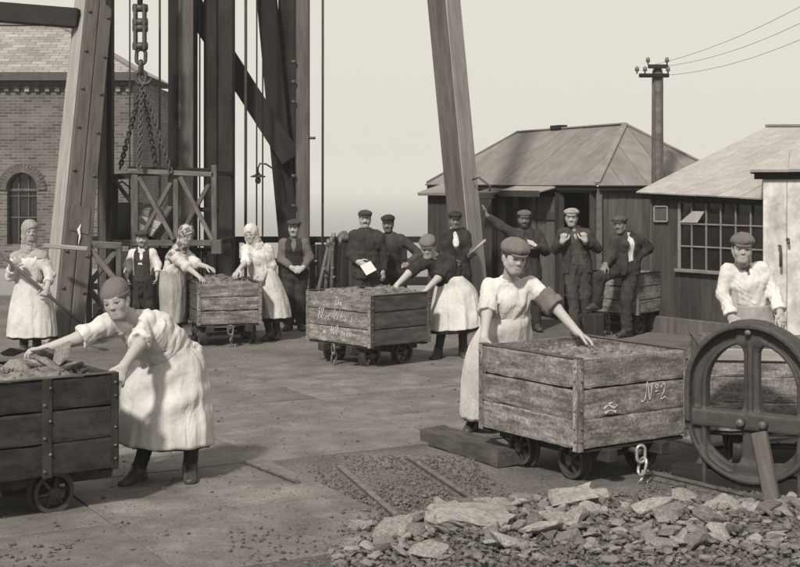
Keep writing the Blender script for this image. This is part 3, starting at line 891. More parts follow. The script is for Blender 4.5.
def hoist():
    Y = 19.0
    root = thing('hoist_chain', 'heavy hanging hoist chain whose hook carries four spread sling chains', 'chain', A(141, 74, Y), world=True)
    # top: heavy shackle plates with bosses
    V, F = tube_data([A(140, -60, Y), A(140, 6, Y)], .04, 8); mk('rod', V, F, 'iron_dark', root, True)
    for (v0, v1) in ((4, 26), (24, 50)):
        for du in (-4.5, 4.5):
            beam('side_plate', A(140 + du, v0, Y), A(140 + du, v1, Y), .045, .12, 'iron_dark', root, up=(0, 1, 0))
        for v in (v0 + 4, v1 - 4):
            tube('boss', [A(133, v, Y), A(147.5, v, Y)], .055, 'iron_dark', root, n=10)
    for (v0, v1, w, k) in ((49, 64, .13, 0), (61, 74, .11, 1), (71, 84, .14, 0)):
        c = A(141, (v0 + v1) / 2, Y); ln = (v1 - v0) / FOC * Y
        V, F = link_data(c, (0, 0, 1), (0, 1, 0) if k == 0 else (1, 0, 0), ln, w, .028, 8, 16); mk('link', V, F, 'iron_dark', root, True)
    p = A(142, 80, Y)
    tube('hook', [p + Vector((-.05, 0, .04)), p + Vector((.0, 0, -.07)), p + Vector((.10, 0, -.04)), p + Vector((.14, 0, .03))], [.03, .04, .03, .015], 'iron_dark', root, n=8)
    for (u, v, dy) in ((120, 168, .35), (139, 168, -.3), (157, 172, .45), (171, 172, -.15)):
        V, F = chain_data(A(142, 84, Y), A(u, v, Y + dy), .085, .055, .013)
        mk('sling_chain', V, F, 'iron_dark', root, True)
hoist()

def cage():
    Y = 18.9
    root = thing('lattice_cage', 'timber lattice cage staging with crossed braces below the hoist chain', 'staging', AZ(165, -.02, Y), world=True)
    def B(name, u0, v0, u1, v1, w, mat='lattice_wood', dy=0.0, t=.07):
        return beam(name, A(u0, v0, Y + dy), A(u1, v1, Y + dy), t, w, mat, root, up=(0, 0, 1) if abs(u1 - u0) > 3 else (1, 0, 0))
    B('top_rail', 113, 177, 140, 175, .08, 'timber_dark', .1)
    B('top_rail', 128, 171, 214, 174.5, .07, 'lattice_wood', 0)
    B('top_rail', 128, 168, 212, 170, .05, 'timber_dark', .25)
    B('post', 214, 165, 214.5, 254, .075)
    B('post', 176, 176, 176, 330, .07, 'lattice_wood', .06)
    B('post', 135, 172, 135, 332, .10, 'lattice_wood', .02)
    B('post', 115, 176, 115, 332, .08, 'timber_dark', .2)
    B('brace', 139, 177, 174, 240, .06, 'lattice_wood', -.05)
    B('brace', 174, 177, 138, 244, .06, 'lattice_wood', .12)
    B('brace', 180, 177, 213, 241, .06, 'lattice_wood', -.05)
    B('brace', 213, 177, 178, 240, .06, 'lattice_wood', .12)
    B('brace', 113, 178, 134, 206, .05, 'timber_dark', .1)
    B('mid_rail', 197, 209.5, 219, 210, .06, 'timber_dark', .2)
    B('bottom_rail', 113, 243, 216, 243, .085, 'lattice_wood', 0)
    B('bottom_rail', 148, 249.5, 214, 249.5, .05, 'timber_dark', .15)
    B('foot_block', 217, 240, 217, 254, .14, 'lattice_wood', -.02, .12)
    B('post', 212, 254, 212, 332, .08, 'timber_dark', .1)
    for u in (145, 153, 186, 197, 205):
        B('baluster', u, 250, u, 330, .05, 'timber_dark', .18, .05)
    board_wall(root, AZ(113, 0, Y + 1.5), AZ(234, 0, Y + 1.5), -.02, A(0, 251, Y + 1.5).z, .17, 'shed_board_dark')
    # side running back from the front lattice
    for u in (135, 214):
        a = A(u, 173, Y); beam('side_rail', a, a + Vector((.1, 1.3, 0)), .07, .07, 'timber_dark', root)
        a = A(u, 243, Y); beam('side_rail', a, a + Vector((.1, 1.3, 0)), .07, .07, 'timber_dark', root)
cage()

def tipped_tray():
    Y = 19.35
    a, b = A(155, 206, Y), A(150, 240, Y)
    root = thing('tilted_chute', 'pale plank chute tilted inside the lattice staging', 'chute', (a + b) / 2, world=True)
    P = [A(172, 207, Y), A(141, 203, Y + .2), A(131, 226, Y), A(153, 238, Y - .15)]
    n = (P[1] - P[0]).cross(P[3] - P[0]).normalized()
    for i in range(4):
        t0, t1 = i / 4 + .008, (i + 1) / 4 - .008
        q = [P[0].lerp(P[3], t0), P[1].lerp(P[2], t0), P[1].lerp(P[2], t1), P[0].lerp(P[3], t1)]
        V = q + [p + n * .03 for p in q]
        mk('plank', V, [(0, 1, 2, 3), (7, 6, 5, 4), (0, 4, 5, 1), (1, 5, 6, 2), (2, 6, 7, 3), (3, 7, 4, 0)], 'timber_pale' if i > 1 else 'lattice_wood', root)
    for (p, q) in ((P[0], P[3]), (P[1], P[2])):
        beam('side_board', p - n * .06, q - n * .06, .04, .16, 'lattice_wood', root, up=n)
tipped_tray()

def kibble():
    c = A(122, 236, 19.7)
    root = thing('iron_kibble', 'dark round iron kibble bucket inside the left end of the staging', 'bucket', c, world=True)
    prof = [(.02, .0), (.19, .0), (.23, .12), (.25, .26), (.23, .40), (.20, .47), (.215, .49), (.19, .49), (.17, .42)]
    V, F = [], []
    n = 20
    for k in range(n):
        a = 2 * math.pi * k / n
        for (r, z) in prof: V.append(c + Vector((r * math.cos(a), r * math.sin(a), z)))
    m = len(prof)
    for k in range(n):
        for q in range(m - 1): F.append((k * m + q, ((k + 1) % n) * m + q, ((k + 1) % n) * m + q + 1, k * m + q + 1))
    F.append(tuple(k * m for k in range(n))[::-1]); F.append(tuple(k * m + m - 1 for k in range(n)))
    mk('bucket', V, F, 'iron_dark', root, True)
    tube('bail', [c + Vector((-.21, 0, .45)), c + Vector((-.15, 0, .68)), c + Vector((0, 0, .80)), c + Vector((.15, 0, .68)), c + Vector((.21, 0, .45))], .016, 'iron_dark', root, n=6)
    beam('rest_beam', c + Vector((-.4, .0, -.05)), c + Vector((.5, 0, -.05)), .3, .1, 'timber_dark', root)
kibble()

def barrier():
    Y = 17.7
    root = thing('lattice_barrier', 'low crossed timber barrier at the foot of the raking leg', 'barrier', AZ(100, -.02, Y), world=True)
    def B(name, u0, v0, u1, v1, w, mat='lattice_wood', dy=0.0):
        return beam(name, A(u0, v0, Y + dy), A(u1, v1, Y + dy), .06, w, mat, root, up=(0, 0, 1) if abs(u1 - u0) > 3 else (1, 0, 0))
    B('top_rail', 86, 244, 122, 246, .09)
    B('top_rail', 44, 245.5, 88, 249, .055, 'timber_pale', -.95)
    B('post', 89, 247, 89, 334, .07); B('post', 119, 247, 119, 334, .07)
    B('brace', 90, 249, 118, 283, .07, 'lattice_wood', -.03); B('brace', 118, 249, 90, 283, .07, 'lattice_wood', .05)
    B('mid_rail', 86, 286, 122, 287, .08)
    B('brace', 90, 290, 118, 326, .07, 'lattice_wood', -.03); B('brace', 118, 290, 90, 326, .07, 'lattice_wood', .05)
    B('bottom_rail', 86, 328, 122, 329, .09, 'timber_dark')
barrier()

def lamp():
    Y = 20.4
    root = thing('hanging_lamp', 'small iron lamp hanging from a swan neck bracket on the headframe', 'lamp', A(258, 183, Y), world=True)
    tube('bracket', [A(278, 167, Y + .5), A(272, 168, Y + .2), A(266, 164, Y), A(260, 163.5, Y), A(258, 168, Y), A(258, 174, Y)], .014, 'iron_dark', root, n=6)
    c = A(258, 176, Y)
    V, F = tube_data([c + Vector((0, 0, .06)), c + Vector((0, 0, .03)), c, c + Vector((0, 0, -.02))], [.02, .035, .11, .115], 14); mk('lamp_shade', V, F, 'iron_dark', root, True)
    V, F = tube_data([c + Vector((0, 0, -.02)), c + Vector((0, 0, -.05)), c + Vector((0, 0, -.10)), c + Vector((0, 0, -.12))], [.03, .045, .04, .01], 10); mk('globe', V, F, 'iron_worn', root, True)
lamp()

def fence():
    Y = 22.0
    root = thing('rail_fence', 'dark post and rail fence along the back edge of the yard', 'fence', AZ(360, -.02, Y), world=True)
    for u in (236, 262, 284, 312, 338, 372, 404, 432, 452):
        beam('post', AZ(u, -.03, Y + .08), AZ(u, A(0, 237, Y).z, Y + .08), .10, .10, 'timber_dark', root, up=(0, 1, 0))
    for (v, w, mat) in ((239.5, .10, 'timber_dark'), (262, .12, 'timber_dark'), (281, .14, 'timber_dark')):
        z = A(0, v, Y).z
        for (u0, u1) in ((232, 312), (312, 404), (404, 458)):
            beam('rail', AZ(u0, z, Y), AZ(u1, z, Y), .05, w, mat, root)
    # close boarding behind the men, left part only
    p = AZ(306, 0, Y - .1); q = AZ(386, 0, Y - .1)
    board_wall(root, p, q, -.02, A(0, 244, Y).z, .17, 'shed_board_dark')
fence()

def capped_post():
    Y = 20.6
    b = AZ(344, -.02, Y); zt = A(0, 229, Y).z
    root = thing('capped_post', 'short dark post with a rounded cap beside the man holding paper', 'post', b, world=True)
    V, F = tube_data([b, b + Vector((0, 0, zt - .16))], [.07, .07], 10); mk('shaft', V, F, 'timber_dark', root, True)
    c = b + Vector((0, 0, zt - .16))
    V, F = tube_data([c, c + Vector((0, 0, .04)), c + Vector((0, 0, .10)), c + Vector((0, 0, .15))], [.09, .115, .09, .03], 12); mk('cap', V, F, 'iron_worn', root, True)
capped_post()

def lever_frame():
    Y = 19.4
    root = thing('lever_frame', 'signal lever frame with slanting pale handles left of the man with paper', 'lever frame', AZ(325, -.02, Y), world=True)
    beam('base_beam', AZ(312, .12, Y), AZ(343, .12, Y), .4, .28, 'timber_dark', root)
    for (u0, v0, u1, v1, mat) in ((316, 300, 328, 246, 'lattice_wood'), (324, 300, 331, 244, 'timber_mid'), (331, 300, 333, 240, 'timber_mid'), (336, 300, 340, 244, 'timber_dark')):
        l = beam('lever', A(u0, v0, Y - .05), A(u1, v1, Y), .045, .05, mat, root, up=(0, 1, 0))
        tube('handle', [A(u1, v1, Y) + Vector((0, 0, -.02)), A(u1, v1, Y) + Vector((.01, 0, .10))], .03, 'iron_worn', l, n=8)
    for (u, v) in ((316, 261), (325, 269), (326, 276), (333, 250), (333, 268), (334, 277)):
        c = A(u, v, Y - .09)
        tube('pin', [c, c + Vector((0, -.05, 0))], .020, 'iron_worn', root, n=8)
lever_frame()
# ================================================================ coal tubs
def wheel_meshes(R, mat):
    """spoked cast wheel about local X: tyre with flange, hub, six spokes"""
    n = 28
    prof = [(-.035, R), (.018, R * .99), (.02, R + .022), (.036, R + .02), (.036, R * .80), (-.035, R * .80)]
    V, F = [], []
    for k in range(n):
        a = 2 * math.pi * k / n
        for (x, r) in prof: V.append((x, r * math.cos(a), r * math.sin(a)))
    m = len(prof)
    for k in range(n):
        j = (k + 1) % n
        for q in range(m): F.append((k * m + q, k * m + (q + 1) % m, j * m + (q + 1) % m, j * m + q))
    tyre = mesh_from('tyre', V, F, mat, False)
    parts = [tube_data([(-.06, 0, 0), (-.05, 0, 0), (.05, 0, 0), (.06, 0, 0)], [.02, .038, .038, .02], 10)]
    for k in range(6):
        a = 2 * math.pi * k / 6 + .3
        d = Vector((0, math.cos(a), math.sin(a)))
        p = Vector((-.02, 0, 0)) + d * .03; q = d * (R * .82)
        parts.append(tube_data([p, q], [.018, .014], 6))
    V, F = join_data(parts)
    return tyre, mesh_from('spokes', V, F, mat, False)
WHEELS = wheel_meshes(.125, 'iron_dark')
WHEELS_WORN = wheel_meshes(.125, 'iron_cast')

def text_mesh(body, size, shear=.25):
    cu = bpy.data.curves.new('lettering', 'FONT')
    cu.body = body; cu.size = size; cu.shear = shear; cu.extrude = .0012; cu.align_x = 'CENTER'; cu.align_y = 'CENTER'
    cu.space_character = 1.05; cu.offset = -.002
    ob = bpy.data.objects.new('lettering', cu); COL.objects.link(ob)
    dg = bpy.context.evaluated_depsgraph_get(); dg.update()
    me = bpy.data.meshes.new_from_object(ob.evaluated_get(dg))
    bpy.data.objects.remove(ob); bpy.data.curves.remove(cu)
    me.materials.clear(); me.materials.append(M['chalk'])
    return me
def stroke_mesh(strokes, r=.007):
    """chalk strokes: lists of 2-D points, smoothed"""
    parts = []
    for st in strokes:
        P = [Vector((x, z, 0)) for x, z in st]
        pts = []
        for i in range(len(P) - 1):
            p0, p1, p2, p3 = P[max(i - 1, 0)], P[i], P[i + 1], P[min(i + 2, len(P) - 1)]
            for k in range(5):
                t = k / 5
                pts.append(.5 * ((2 * p1) + (-p0 + p2) * t + (2 * p0 - 5 * p1 + 4 * p2 - p3) * t * t + (-p0 + 3 * p1 - 3 * p2 + p3) * t ** 3))
        pts.append(P[-1])
        V, F = tube_data(pts, [r * (.75 + .35 * math.sin(i * .9)) for i in range(len(pts))], 5)
        V = [Vector((v.x, v.y, v.z * .2)) for v in V]
        parts.append((V, F))
    V, F = join_data(parts)
    return mesh_from('lettering', V, F, 'chalk')

def rough_board(name, a, b, w, h, mat, parent, R, chip=.004):
    """weathered plank: uneven edges, a little bowed, chipped corners"""
    a, b = Vector(a), Vector(b)
    x = b - a; L = x.length; x /= L
    y = Vector((0, 0, 1)).cross(x).normalized(); z = x.cross(y)
    n = 12
    V, F = [], []
    bow = R.uniform(-.003, .003)
    for i in range(n + 1):
        t = i / n - .5
        endf = 1.8 if i in (0, n) else 1.0
        for (sy, sz) in ((-1, -1), (-1, -.82), (-1, .82), (-1, 1), (1, 1), (1, -1)):
            dy = R.uniform(-.0015, .0015); dz = R.uniform(-chip, chip * .2) * endf * (1 if abs(sz) == 1 else .2)
            ed = .0035 if abs(sz) == 1 and sy == -1 else 0
            if R.random() < .07 and abs(sz) == 1: dz -= .007
            V.append((t * L, sy * (w / 2 - ed) + dy + bow * (1 - 4 * t * t), sz * (h / 2) + (dz if sz > 0 else -dz)))
            if sy == 1: pass
    m = 6
    for i in range(n):
        for q in range(m): F.append((i * m + q, i * m + (q + 1) % m, (i + 1) * m + (q + 1) % m, (i + 1) * m + q))
    F.append(tuple(range(m))); F.append(tuple(n * m + q for q in range(m))[::-1])
    M4 = Matrix((x, y, z)).transposed().to_4x4(); M4.translation = (a + b) / 2
    me = mesh_from(name, V, [f[::-1] for f in F], mat)
    return link(name, me, parent, mat4=inv_of(parent) @ M4)

def tub(name, label, center, rot, W, Lg, zb, zt, wood, end_wood=None, boards=3, end_chain=-1, wheels=WHEELS, rivets=True, heap=None, seed=0, bright=True, top_iron=True):
    """mine tub: local x across, y along the rails; each board, strap, wheel its own mesh"""
    R = random.Random(seed)
    root = thing(name, label, 'mine tub', (center[0], center[1], 0), rot, 'coal tubs on the yard')
    T = .045
    gap = .006
    bh = (zt - zb) / boards
    end_wood = end_wood or wood
    hx, hy = W / 2, Lg / 2
    walls = {}
    for s in (-1, 1):
        for i in range(boards):
            z = zb + bh * (i + .5)
            dz = R.uniform(-.003, .003)
            ya, yb = -hy + T + .002, hy - T - .002
            if s < 0: ya, yb = yb, ya                     # local -y side of the plank looks outwards
            rough_board('side_board', (s * (hx - T / 2), ya, z + dz), (s * (hx - T / 2), yb, z + dz), T - R.uniform(0, .006), bh - gap, wood, root, R)
            xa, xb = (-hx, hx) if s < 0 else (hx, -hx)
            rough_board('end_board', (xa, s * (hy - T / 2), z + dz), (xb, s * (hy - T / 2), z + dz), T - R.uniform(0, .006), bh - gap, end_wood, root, R)
    for k in range(5):
        w = (W - 2 * T) / 5
        beam('floor_board', (-hx + T + w * (k + .5), -hy + T, zb + .02), (-hx + T + w * (k + .5), hy - T, zb + .02), w - .004, .03, wood, root)
    # corner irons with bolt heads
    rivet_me = None
    for sx in (-1, 1):
        for sy in (-1, 1):
            st = beam('corner_iron', (sx * (hx + .003), sy * (hy - .0225), zb - .01), (sx * (hx + .003), sy * (hy - .0225), zt + .002), .045, .005, wood, root, up=(1, 0, 0), ch=.002)
            beam('corner_iron', (sx * (hx - .0225), sy * (hy + .003), zb - .01), (sx * (hx - .0225), sy * (hy + .003), zt + .002), .045, .005, end_wood, root, up=(0, 1, 0), ch=.002)
            if rivets:
                parts = []
                for i in range(boards):
                    for f in (.3,) if i % 2 else (.72, .3):
                        z = zb + bh * (i + f)
                        c = Vector((sx * (hx + .006), sy * (hy - .0225), z)); d = Vector((sx, 0, 0))
                        parts.append(tube_data([c, c + d * .008, c + d * .012], [.009, .008, .003], 6))
                        c = Vector((sx * (hx - .0225), sy * (hy + .006), z)); d = Vector((0, sy, 0))
                        parts.append(tube_data([c, c + d * .008, c + d * .012], [.009, .008, .003], 6))
                V, F = join_data(parts); mk('bolt_heads', V, F, 'iron_worn', root)['kind'] = 'stuff'
    if top_iron:
        for s in (-1, 1):
            beam('rim_iron', (s * (hx - T / 2), -hy, zt + .004), (s * (hx - T / 2), hy, zt + .004), T + .012, .008, 'tub_wood_dark', root, ch=.002)
    # under-frame: sole bars, buffers, axles
    for s in (-1, 1):
        beam('sole_bar', (s * .24, -hy - .05, zb - .055), (s * .24, hy + .05, zb - .055), .09, .09, 'tub_wood_black', root)
        beam('end_rail', (-hx + .02, s * (hy - .06), zb - .016), (hx - .02, s * (hy - .06), zb - .016), .08, .022, 'tub_wood_black', root)
    Rw = .125
    ax = min(.27, Lg * .27)
    for y in (-ax, ax):
        tube('axle', [(-.36, y, Rw), (.36, y, Rw)], .022, 'iron_dark', root, n=8)
        for s in (-1, 1):
            m4 = Matrix.Translation((s * .31, y, Rw)) @ (Matrix.Rotation(math.pi, 4, 'Z') if s > 0 else Matrix.Identity(4)) @ Matrix.Rotation(R.uniform(0, 1), 4, 'X')
            wl = link('wheel', wheels[0], root, mat4=m4)
            link('spokes', wheels[1], wl)
            beam('axle_box', (s * .24, y - .06, zb - .125), (s * .24, y + .06, zb - .125), .08, .07, 'iron_dark', root)
    # coupling chain and hook on one end
    if end_chain:
        y = end_chain * (hy + .06)
        dm = 'iron_bright' if bright else 'iron_worn'
        z = zb - .02
        tube('draw_bar', [(0, end_chain * (hy - .1), zb - .05), (0, y, zb - .05)], .022, 'iron_dark', root)
        for i in range(2):
            V, F = link_data((.012 * i, y, z - .045 - i * .085), (.25 if i else -.05, 0, 1), (1, 0, 0) if i % 2 else (.25, 1, 0), .115, .066, .0115, 6, 14)
            mk('coupling_link', V, F, dm, root, True)
        c = Vector((.02, y, z - .175))
        tube('coupling_hook', [c + Vector((0, 0, .02)), c + Vector((-.005, 0, -.03)), c + Vector((-.035, 0, -.06)), c + Vector((-.025, 0, -.095)), c + Vector((.015, 0, -.10)), c + Vector((.04, 0, -.075)), c + Vector((.042, 0, -.045))],
             [.011, .012, .013, .014, .014, .012, .007], dm, root, n=8)
    return root

LUMPS = []
def make_lumps():
    for k in range(10):
        R = random.Random(100 + k)
        bm = bmesh.new()
        for _ in range(15):
            v = Vector((R.gauss(0, 1), R.gauss(0, 1), R.gauss(0, 1))).normalized() * R.uniform(.75, 1.15)
            bm.verts.new((v.x, v.y, v.z * .66))
        bmesh.ops.convex_hull(bm, input=bm.verts)
        bmesh.ops.delete(bm, geom=[v for v in bm.verts if not v.link_faces], context='VERTS')
        bmesh.ops.bevel(bm, geom=list(bm.edges), offset=.05, segments=1, affect='EDGES')
        me = bpy.data.meshes.new('lump'); bm.to_mesh(me); bm.free()
        LUMPS.append(me)
make_lumps()
from mathutils import noise as mnoise
BOULDERS = []
def make_boulders():
    for k in range(6):
        R = random.Random(300 + k)
        bm = bmesh.new()
        for _ in range(13):
            v = Vector((R.gauss(0, 1), R.gauss(0, 1), R.gauss(0, 1))).normalized() * R.uniform(.8, 1.15)
            bm.verts.new((v.x, v.y, v.z * .7))
        bmesh.ops.convex_hull(bm, input=bm.verts)
        bmesh.ops.delete(bm, geom=[v for v in bm.verts if not v.link_faces], context='VERTS')
        bmesh.ops.triangulate(bm, faces=bm.faces)
        bmesh.ops.subdivide_edges(bm, edges=bm.edges, cuts=5, use_grid_fill=True)
        o = Vector((k * 7.1, 3.3, 1.7))
        for v in bm.verts:
            n = v.co.normalized()
            q = v.co * 2.2 + o
            st = math.floor(v.co.z * 7 + 1.2 * mnoise.noise(q)) / 7 - v.co.z          # broken strata
            v.co += n * (.10 * mnoise.noise(q) + .05 * mnoise.noise(q * 2.7) + .03 * mnoise.noise(q * 6)) + Vector((n.x, n.y, 0)) * st * .35
        me = bpy.data.meshes.new('boulder'); bm.to_mesh(me); bm.free()
        BOULDERS.append(me)
make_boulders()
LUMP_CACHE = {}
def lump(name, loc, size, mat, k, rng, parent=None, sq=(1, 1, 1)):
    big = name == 'boulder'
    key = (k, mat, big)
    if key not in LUMP_CACHE:
        me = (BOULDERS[k % 6] if big else LUMPS[k]).copy(); me.materials.clear(); me.materials.append(M[mat]); LUMP_CACHE[key] = me
    o = bpy.data.objects.new(name, LUMP_CACHE[key]); COL.objects.link(o)
    o.location = loc
    o.rotation_euler = (rng.uniform(-.5, .5), rng.uniform(-.5, .5), rng.uniform(0, 6.28))
    o.scale = (size * sq[0], size * sq[1], size * sq[2])
    if parent: o.parent = parent
    return o

def heap_mesh(name, label, tubroot, W, Lg, zt, rise, mat, seed, dip=0.03, pale=None):
    """loose load filling a tub up to the rim: uneven surface plus small lumps, one mass"""
    R = random.Random(seed)
    nx, ny = 26, 26
    V, F = [], []
    ph = [R.uniform(0, 6) for _ in range(8)]
    for j in range(ny + 1):
        for i in range(nx + 1):
            x = (i / nx - .5) * (W - .095); y = (j / ny - .5) * (Lg - .095)
            e = min(1, 5 * min(i / nx, 1 - i / nx, j / ny, 1 - j / ny))
            z = zt - dip + rise * e * (.55 + .3 * math.sin(5 * x + ph[0]) * math.sin(6 * y + ph[1]) + .2 * math.sin(13 * x + ph[2] + 3 * y) * math.sin(11 * y + ph[3])) + R.uniform(-.012, .012)
            V.append((x, y, z))
    for j in range(ny):
        for i in range(nx):
            k = j * (nx + 1) + i
            F.append((k, k + 1, k + nx + 2, k + nx + 1))
    parts = [(V, F)]
    for _ in range(170):
        me = LUMPS[R.randrange(10)]
        s = R.uniform(.008, .028)
        x = R.uniform(-.5, .5) * (W - .18); y = R.uniform(-.5, .5) * (Lg - .18)
        i = int((x / (W - .095) + .5) * nx); j = int((y / (Lg - .095) + .5) * ny)
        z = V[j * (nx + 1) + i][2]
        m = Matrix.Translation((x, y, z)) @ Matrix.Rotation(R.uniform(0, 6), 4, 'Z') @ Matrix.Rotation(R.uniform(0, 6), 4, 'X') @ Matrix.Scale(s, 4)
        parts.append(([m @ v.co for v in me.vertices], [tuple(p.vertices) for p in me.polygons]))
    V, F = join_data(parts)
    o = link(name, mesh_from(name, V, F, mat))
    o.location = tubroot.location; o.rotation_euler = tubroot.rotation_euler
    tag(o, label, 'load', None, 'stuff')
    return o

def corner_tub(name, label, N, th, a, b, end_on, **kw):
    """N: near corner on the ground; a metres to the right along th, b metres to the left-back"""
    th = math.radians(th)
    eR = Vector((math.cos(th), math.sin(th), 0)); eL = Vector((-math.sin(th), math.cos(th), 0))
    c = N + eR * a / 2 + eL * b / 2
    if end_on == 'R': return tub(name, label, c, th, a, b, **kw), a, b
    return tub(name, label, c, th - math.pi / 2, b, a, **kw), b, a

# No 2, in front right of centre
t2, w2, l2 = corner_tub('coal_tub', 'large plank coal tub chalked No 2 in the right foreground', Vector((1.16, 8.8, 0)), 34, 1.01, 1.06, 'R', zb=.245, zt=.84, wood='tub_wood', seed=2, end_chain=-1, wheels=WHEELS_WORN)
heap_mesh('tub_load', 'dusty slack heaped inside the tub chalked No 2', t2, w2, l2, .84, .08, 'dust_load', 21, dip=.085)
me = stroke_mesh([[(-.115, -.045), (-.095, -.05), (-.08, -.02), (-.068, .055), (-.062, .045), (-.045, -.045), (-.03, .03), (-.02, .05)],
                  [(.0, .03), (.012, .045), (.022, .03), (.012, .018), (.0, .03)], [(-.002, .0), (.024, .004)],
                  [(.045, .018), (.06, .04), (.078, .03), (.072, .0), (.045, -.04), (.06, -.047), (.075, -.038), (.095, -.05)]], .0050)
o = link('chalk_lettering', me, t2, mat4=Matrix.Translation((.19, -l2 / 2 - .004, .575)) @ Matrix.Rotation(math.pi / 2, 4, 'X') @ Matrix.Scale(1.15, 4))
o['kind'] = 'stuff'
o = link('chalk_smear', stroke_mesh([[(-.06, 0), (-.02, .02), (.03, .0), (.06, .015)], [(-.05, -.03), (0, -.015), (.05, -.03)], [(-.02, .03), (.02, .035)]], .008), t2, mat4=Matrix.Translation((-.22, -l2 / 2 - .003, .50)) @ Matrix.Rotation(math.pi / 2, 4, 'X'))
o['kind'] = 'stuff'

# chalk-written tub in the middle
t3, w3, l3 = corner_tub('coal_tub', 'plank coal tub in the middle with three lines of chalk writing', Vector((-.31, 14.26, 0)), 42, .87, 1.10, 'L', zb=.25, zt=.79, wood='tub_wood_dark', end_wood='tub_wood', seed=3, end_chain=-1, bright=False)  # darker side boards paint in the shade of the right face
heap_mesh('tub_load', 'pale rubble heaped in the chalk-written middle tub', t3, w3, l3, .79, .11, 'dust_load', 31, dip=.04)
GLYPH = {
 'D': [[(.1, 0), (.16, .9), (.1, 1)], [(.0, .95), (.4, 1), (.62, .6), (.5, .15), (.1, 0), (.6, .02)]],
 'B': [[(.15, 0), (.2, .95)], [(.0, .9), (.35, 1.05), (.5, .8), (.22, .55), (.52, .4), (.45, .08), (.1, .02)]],
 'W': [[(0, 1), (.12, .05), (.35, .8), (.5, .05), (.75, 1.05)]],
 'h': [[(.1, 0), (.2, .95)], [(.13, .3), (.3, .5), (.36, .3), (.36, .02), (.48, .06)]],
 'l': [[(.0, .1), (.2, .9), (.1, 1), (.08, .1), (.25, .04)]],
 'u': [[(.0, .45), (.05, .1), (.2, .02), (.33, .42), (.33, .05), (.45, .08)]],
 'e': [[(.0, .2), (.25, .3), (.2, .46), (.05, .3), (.12, .02), (.38, .1)]],
 'a': [[(.3, .42), (.08, .4), (.05, .08), (.25, .1), (.3, .42), (.3, .03), (.42, .08)]],
 'o': [[(.2, .45), (.03, .25), (.15, .02), (.3, .22), (.2, .45), (.4, .38)]],
 'n': [[(.0, .42), (.04, .0), (.18, .42), (.24, .02), (.36, .08)]],
 'r': [[(.0, .42), (.04, .0), (.12, .4), (.26, .42)]],
 'm': [[(.0, .42), (.04, .0), (.16, .42), (.2, .02), (.34, .42), (.4, .02), (.5, .08)]],
 's': [[(.25, .4), (.08, .38), (.24, .15), (.05, .02)]],
 '.': [[(.05, .0), (.1, .02)]]}
def write(txt, size, seed):
    R = random.Random(seed)
    x, out = 0, []
    for ch in txt:
        if ch == ' ': x += .45; continue
        w = 0
        for st in GLYPH[ch]:
            out.append([((x + px + .22 * pz + R.uniform(-.02, .02)) * size, (pz + R.uniform(-.03, .03)) * size) for px, pz in st])
            w = max(w, max(px for px, pz in st))
        x += w + .08
    mid = x * size / 2
    return stroke_mesh([[(a - mid, b) for a, b in st] for st in out], .0042)
for (txt, size, x, z, sd) in (('Drn', .085, .02, .665, 1), ('Blue Wha s', .120, -.05, .495, 2), ('m. Wl onee', .105, .0, .335, 3)):
    o = link('chalk_lettering', write(txt, size, sd), t3, mat4=Matrix.Translation((x, -l3 / 2 - .004, z)) @ Matrix.Rotation(math.pi / 2, 4, 'X'))
    o['kind'] = 'stuff'

# tub between the two scarfed women
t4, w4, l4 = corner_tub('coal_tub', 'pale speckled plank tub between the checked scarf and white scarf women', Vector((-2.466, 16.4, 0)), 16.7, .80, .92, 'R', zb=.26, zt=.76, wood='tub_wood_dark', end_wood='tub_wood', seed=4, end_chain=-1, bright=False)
heap_mesh('tub_load', 'dark slack filling the tub between the scarfed women', t4, w4, l4, .76, .10, 'dust_load', 41, dip=.03)
# tub by the sheds
t5, w5, l5 = corner_tub('coal_tub', 'worn plank tub by the shed wall behind the man with a raised foot', Vector((3.10, 17.6, 0)), 50, .80, .84, 'L', zb=.27, zt=.80, wood='tub_wood', seed=5, end_chain=-1, bright=False)
heap_mesh('tub_load', 'coal filling the tub by the shed wall', t5, w5, l5, .80, .03, 'coal', 51, dip=.06)
# black tub, cut by the left edge
d1 = Vector((.56, .41, 0)).normalized(); n1 = Vector((-d1.y, d1.x, 0))
right_end = Vector((-1.72, 8.24, 0))
L1, W1 = 1.25, .95
c1 = right_end - d1 * L1 / 2 + n1 * W1 / 2
t1 = tub('coal_tub', 'soot black plank tub cut off by the left edge of the picture', c1, math.atan2(d1.y, d1.x) - math.pi / 2, W1, L1, .26, .835, 'tub_wood_black', seed=1, end_chain=0)
heap_mesh('tub_load', 'grey rubble filling the soot black tub at the left edge', t1, W1, L1, .835, .10, 'dust_load', 11, dip=.04)
rr = random.Random(5)
for (u, v, s, sq, mat) in ((18, 366, .085, (1.4, 1, .7), 'stone'), (34, 362, .10, (1.6, .9, .6), 'stone_pale'), (52, 366, .085, (1.5, .8, .6), 'stone'), (62, 352, .10, (1.9, .6, .45), 'stone'),
                    (14, 352, .07, (1.6, 1, .6), 'coal'), (46, 353, .09, (1.7, .7, .5), 'stone'), (84, 370, .035, (1, 1, .9), 'coal'), (72, 366, .06, (1.4, .8, .5), 'stone')):
    Yd = 8.30 - (v - 360) * .008
    o = lump('stone_lump', A(u, v, Yd), s, mat, rr.randrange(10), rr, sq=sq)
    tag(o, {18: 'grey stone lump nearest the left edge on the black tub load', 34: 'largest pale stone lump on the black tub load', 52: 'flat grey stone right of the pale lump on the black tub load',
            62: 'long thin grey stone tilted up under the bending woman hand', 14: 'flat black coal lump at the back of the black tub load', 46: 'long grey stone behind the pale lump on the black tub load',
            84: 'small single black coal lump near the right rim of the black tub', 72: 'small grey stone rightmost of the stones on the black tub load'}[u], 'stone', 'lumps on the black tub load')
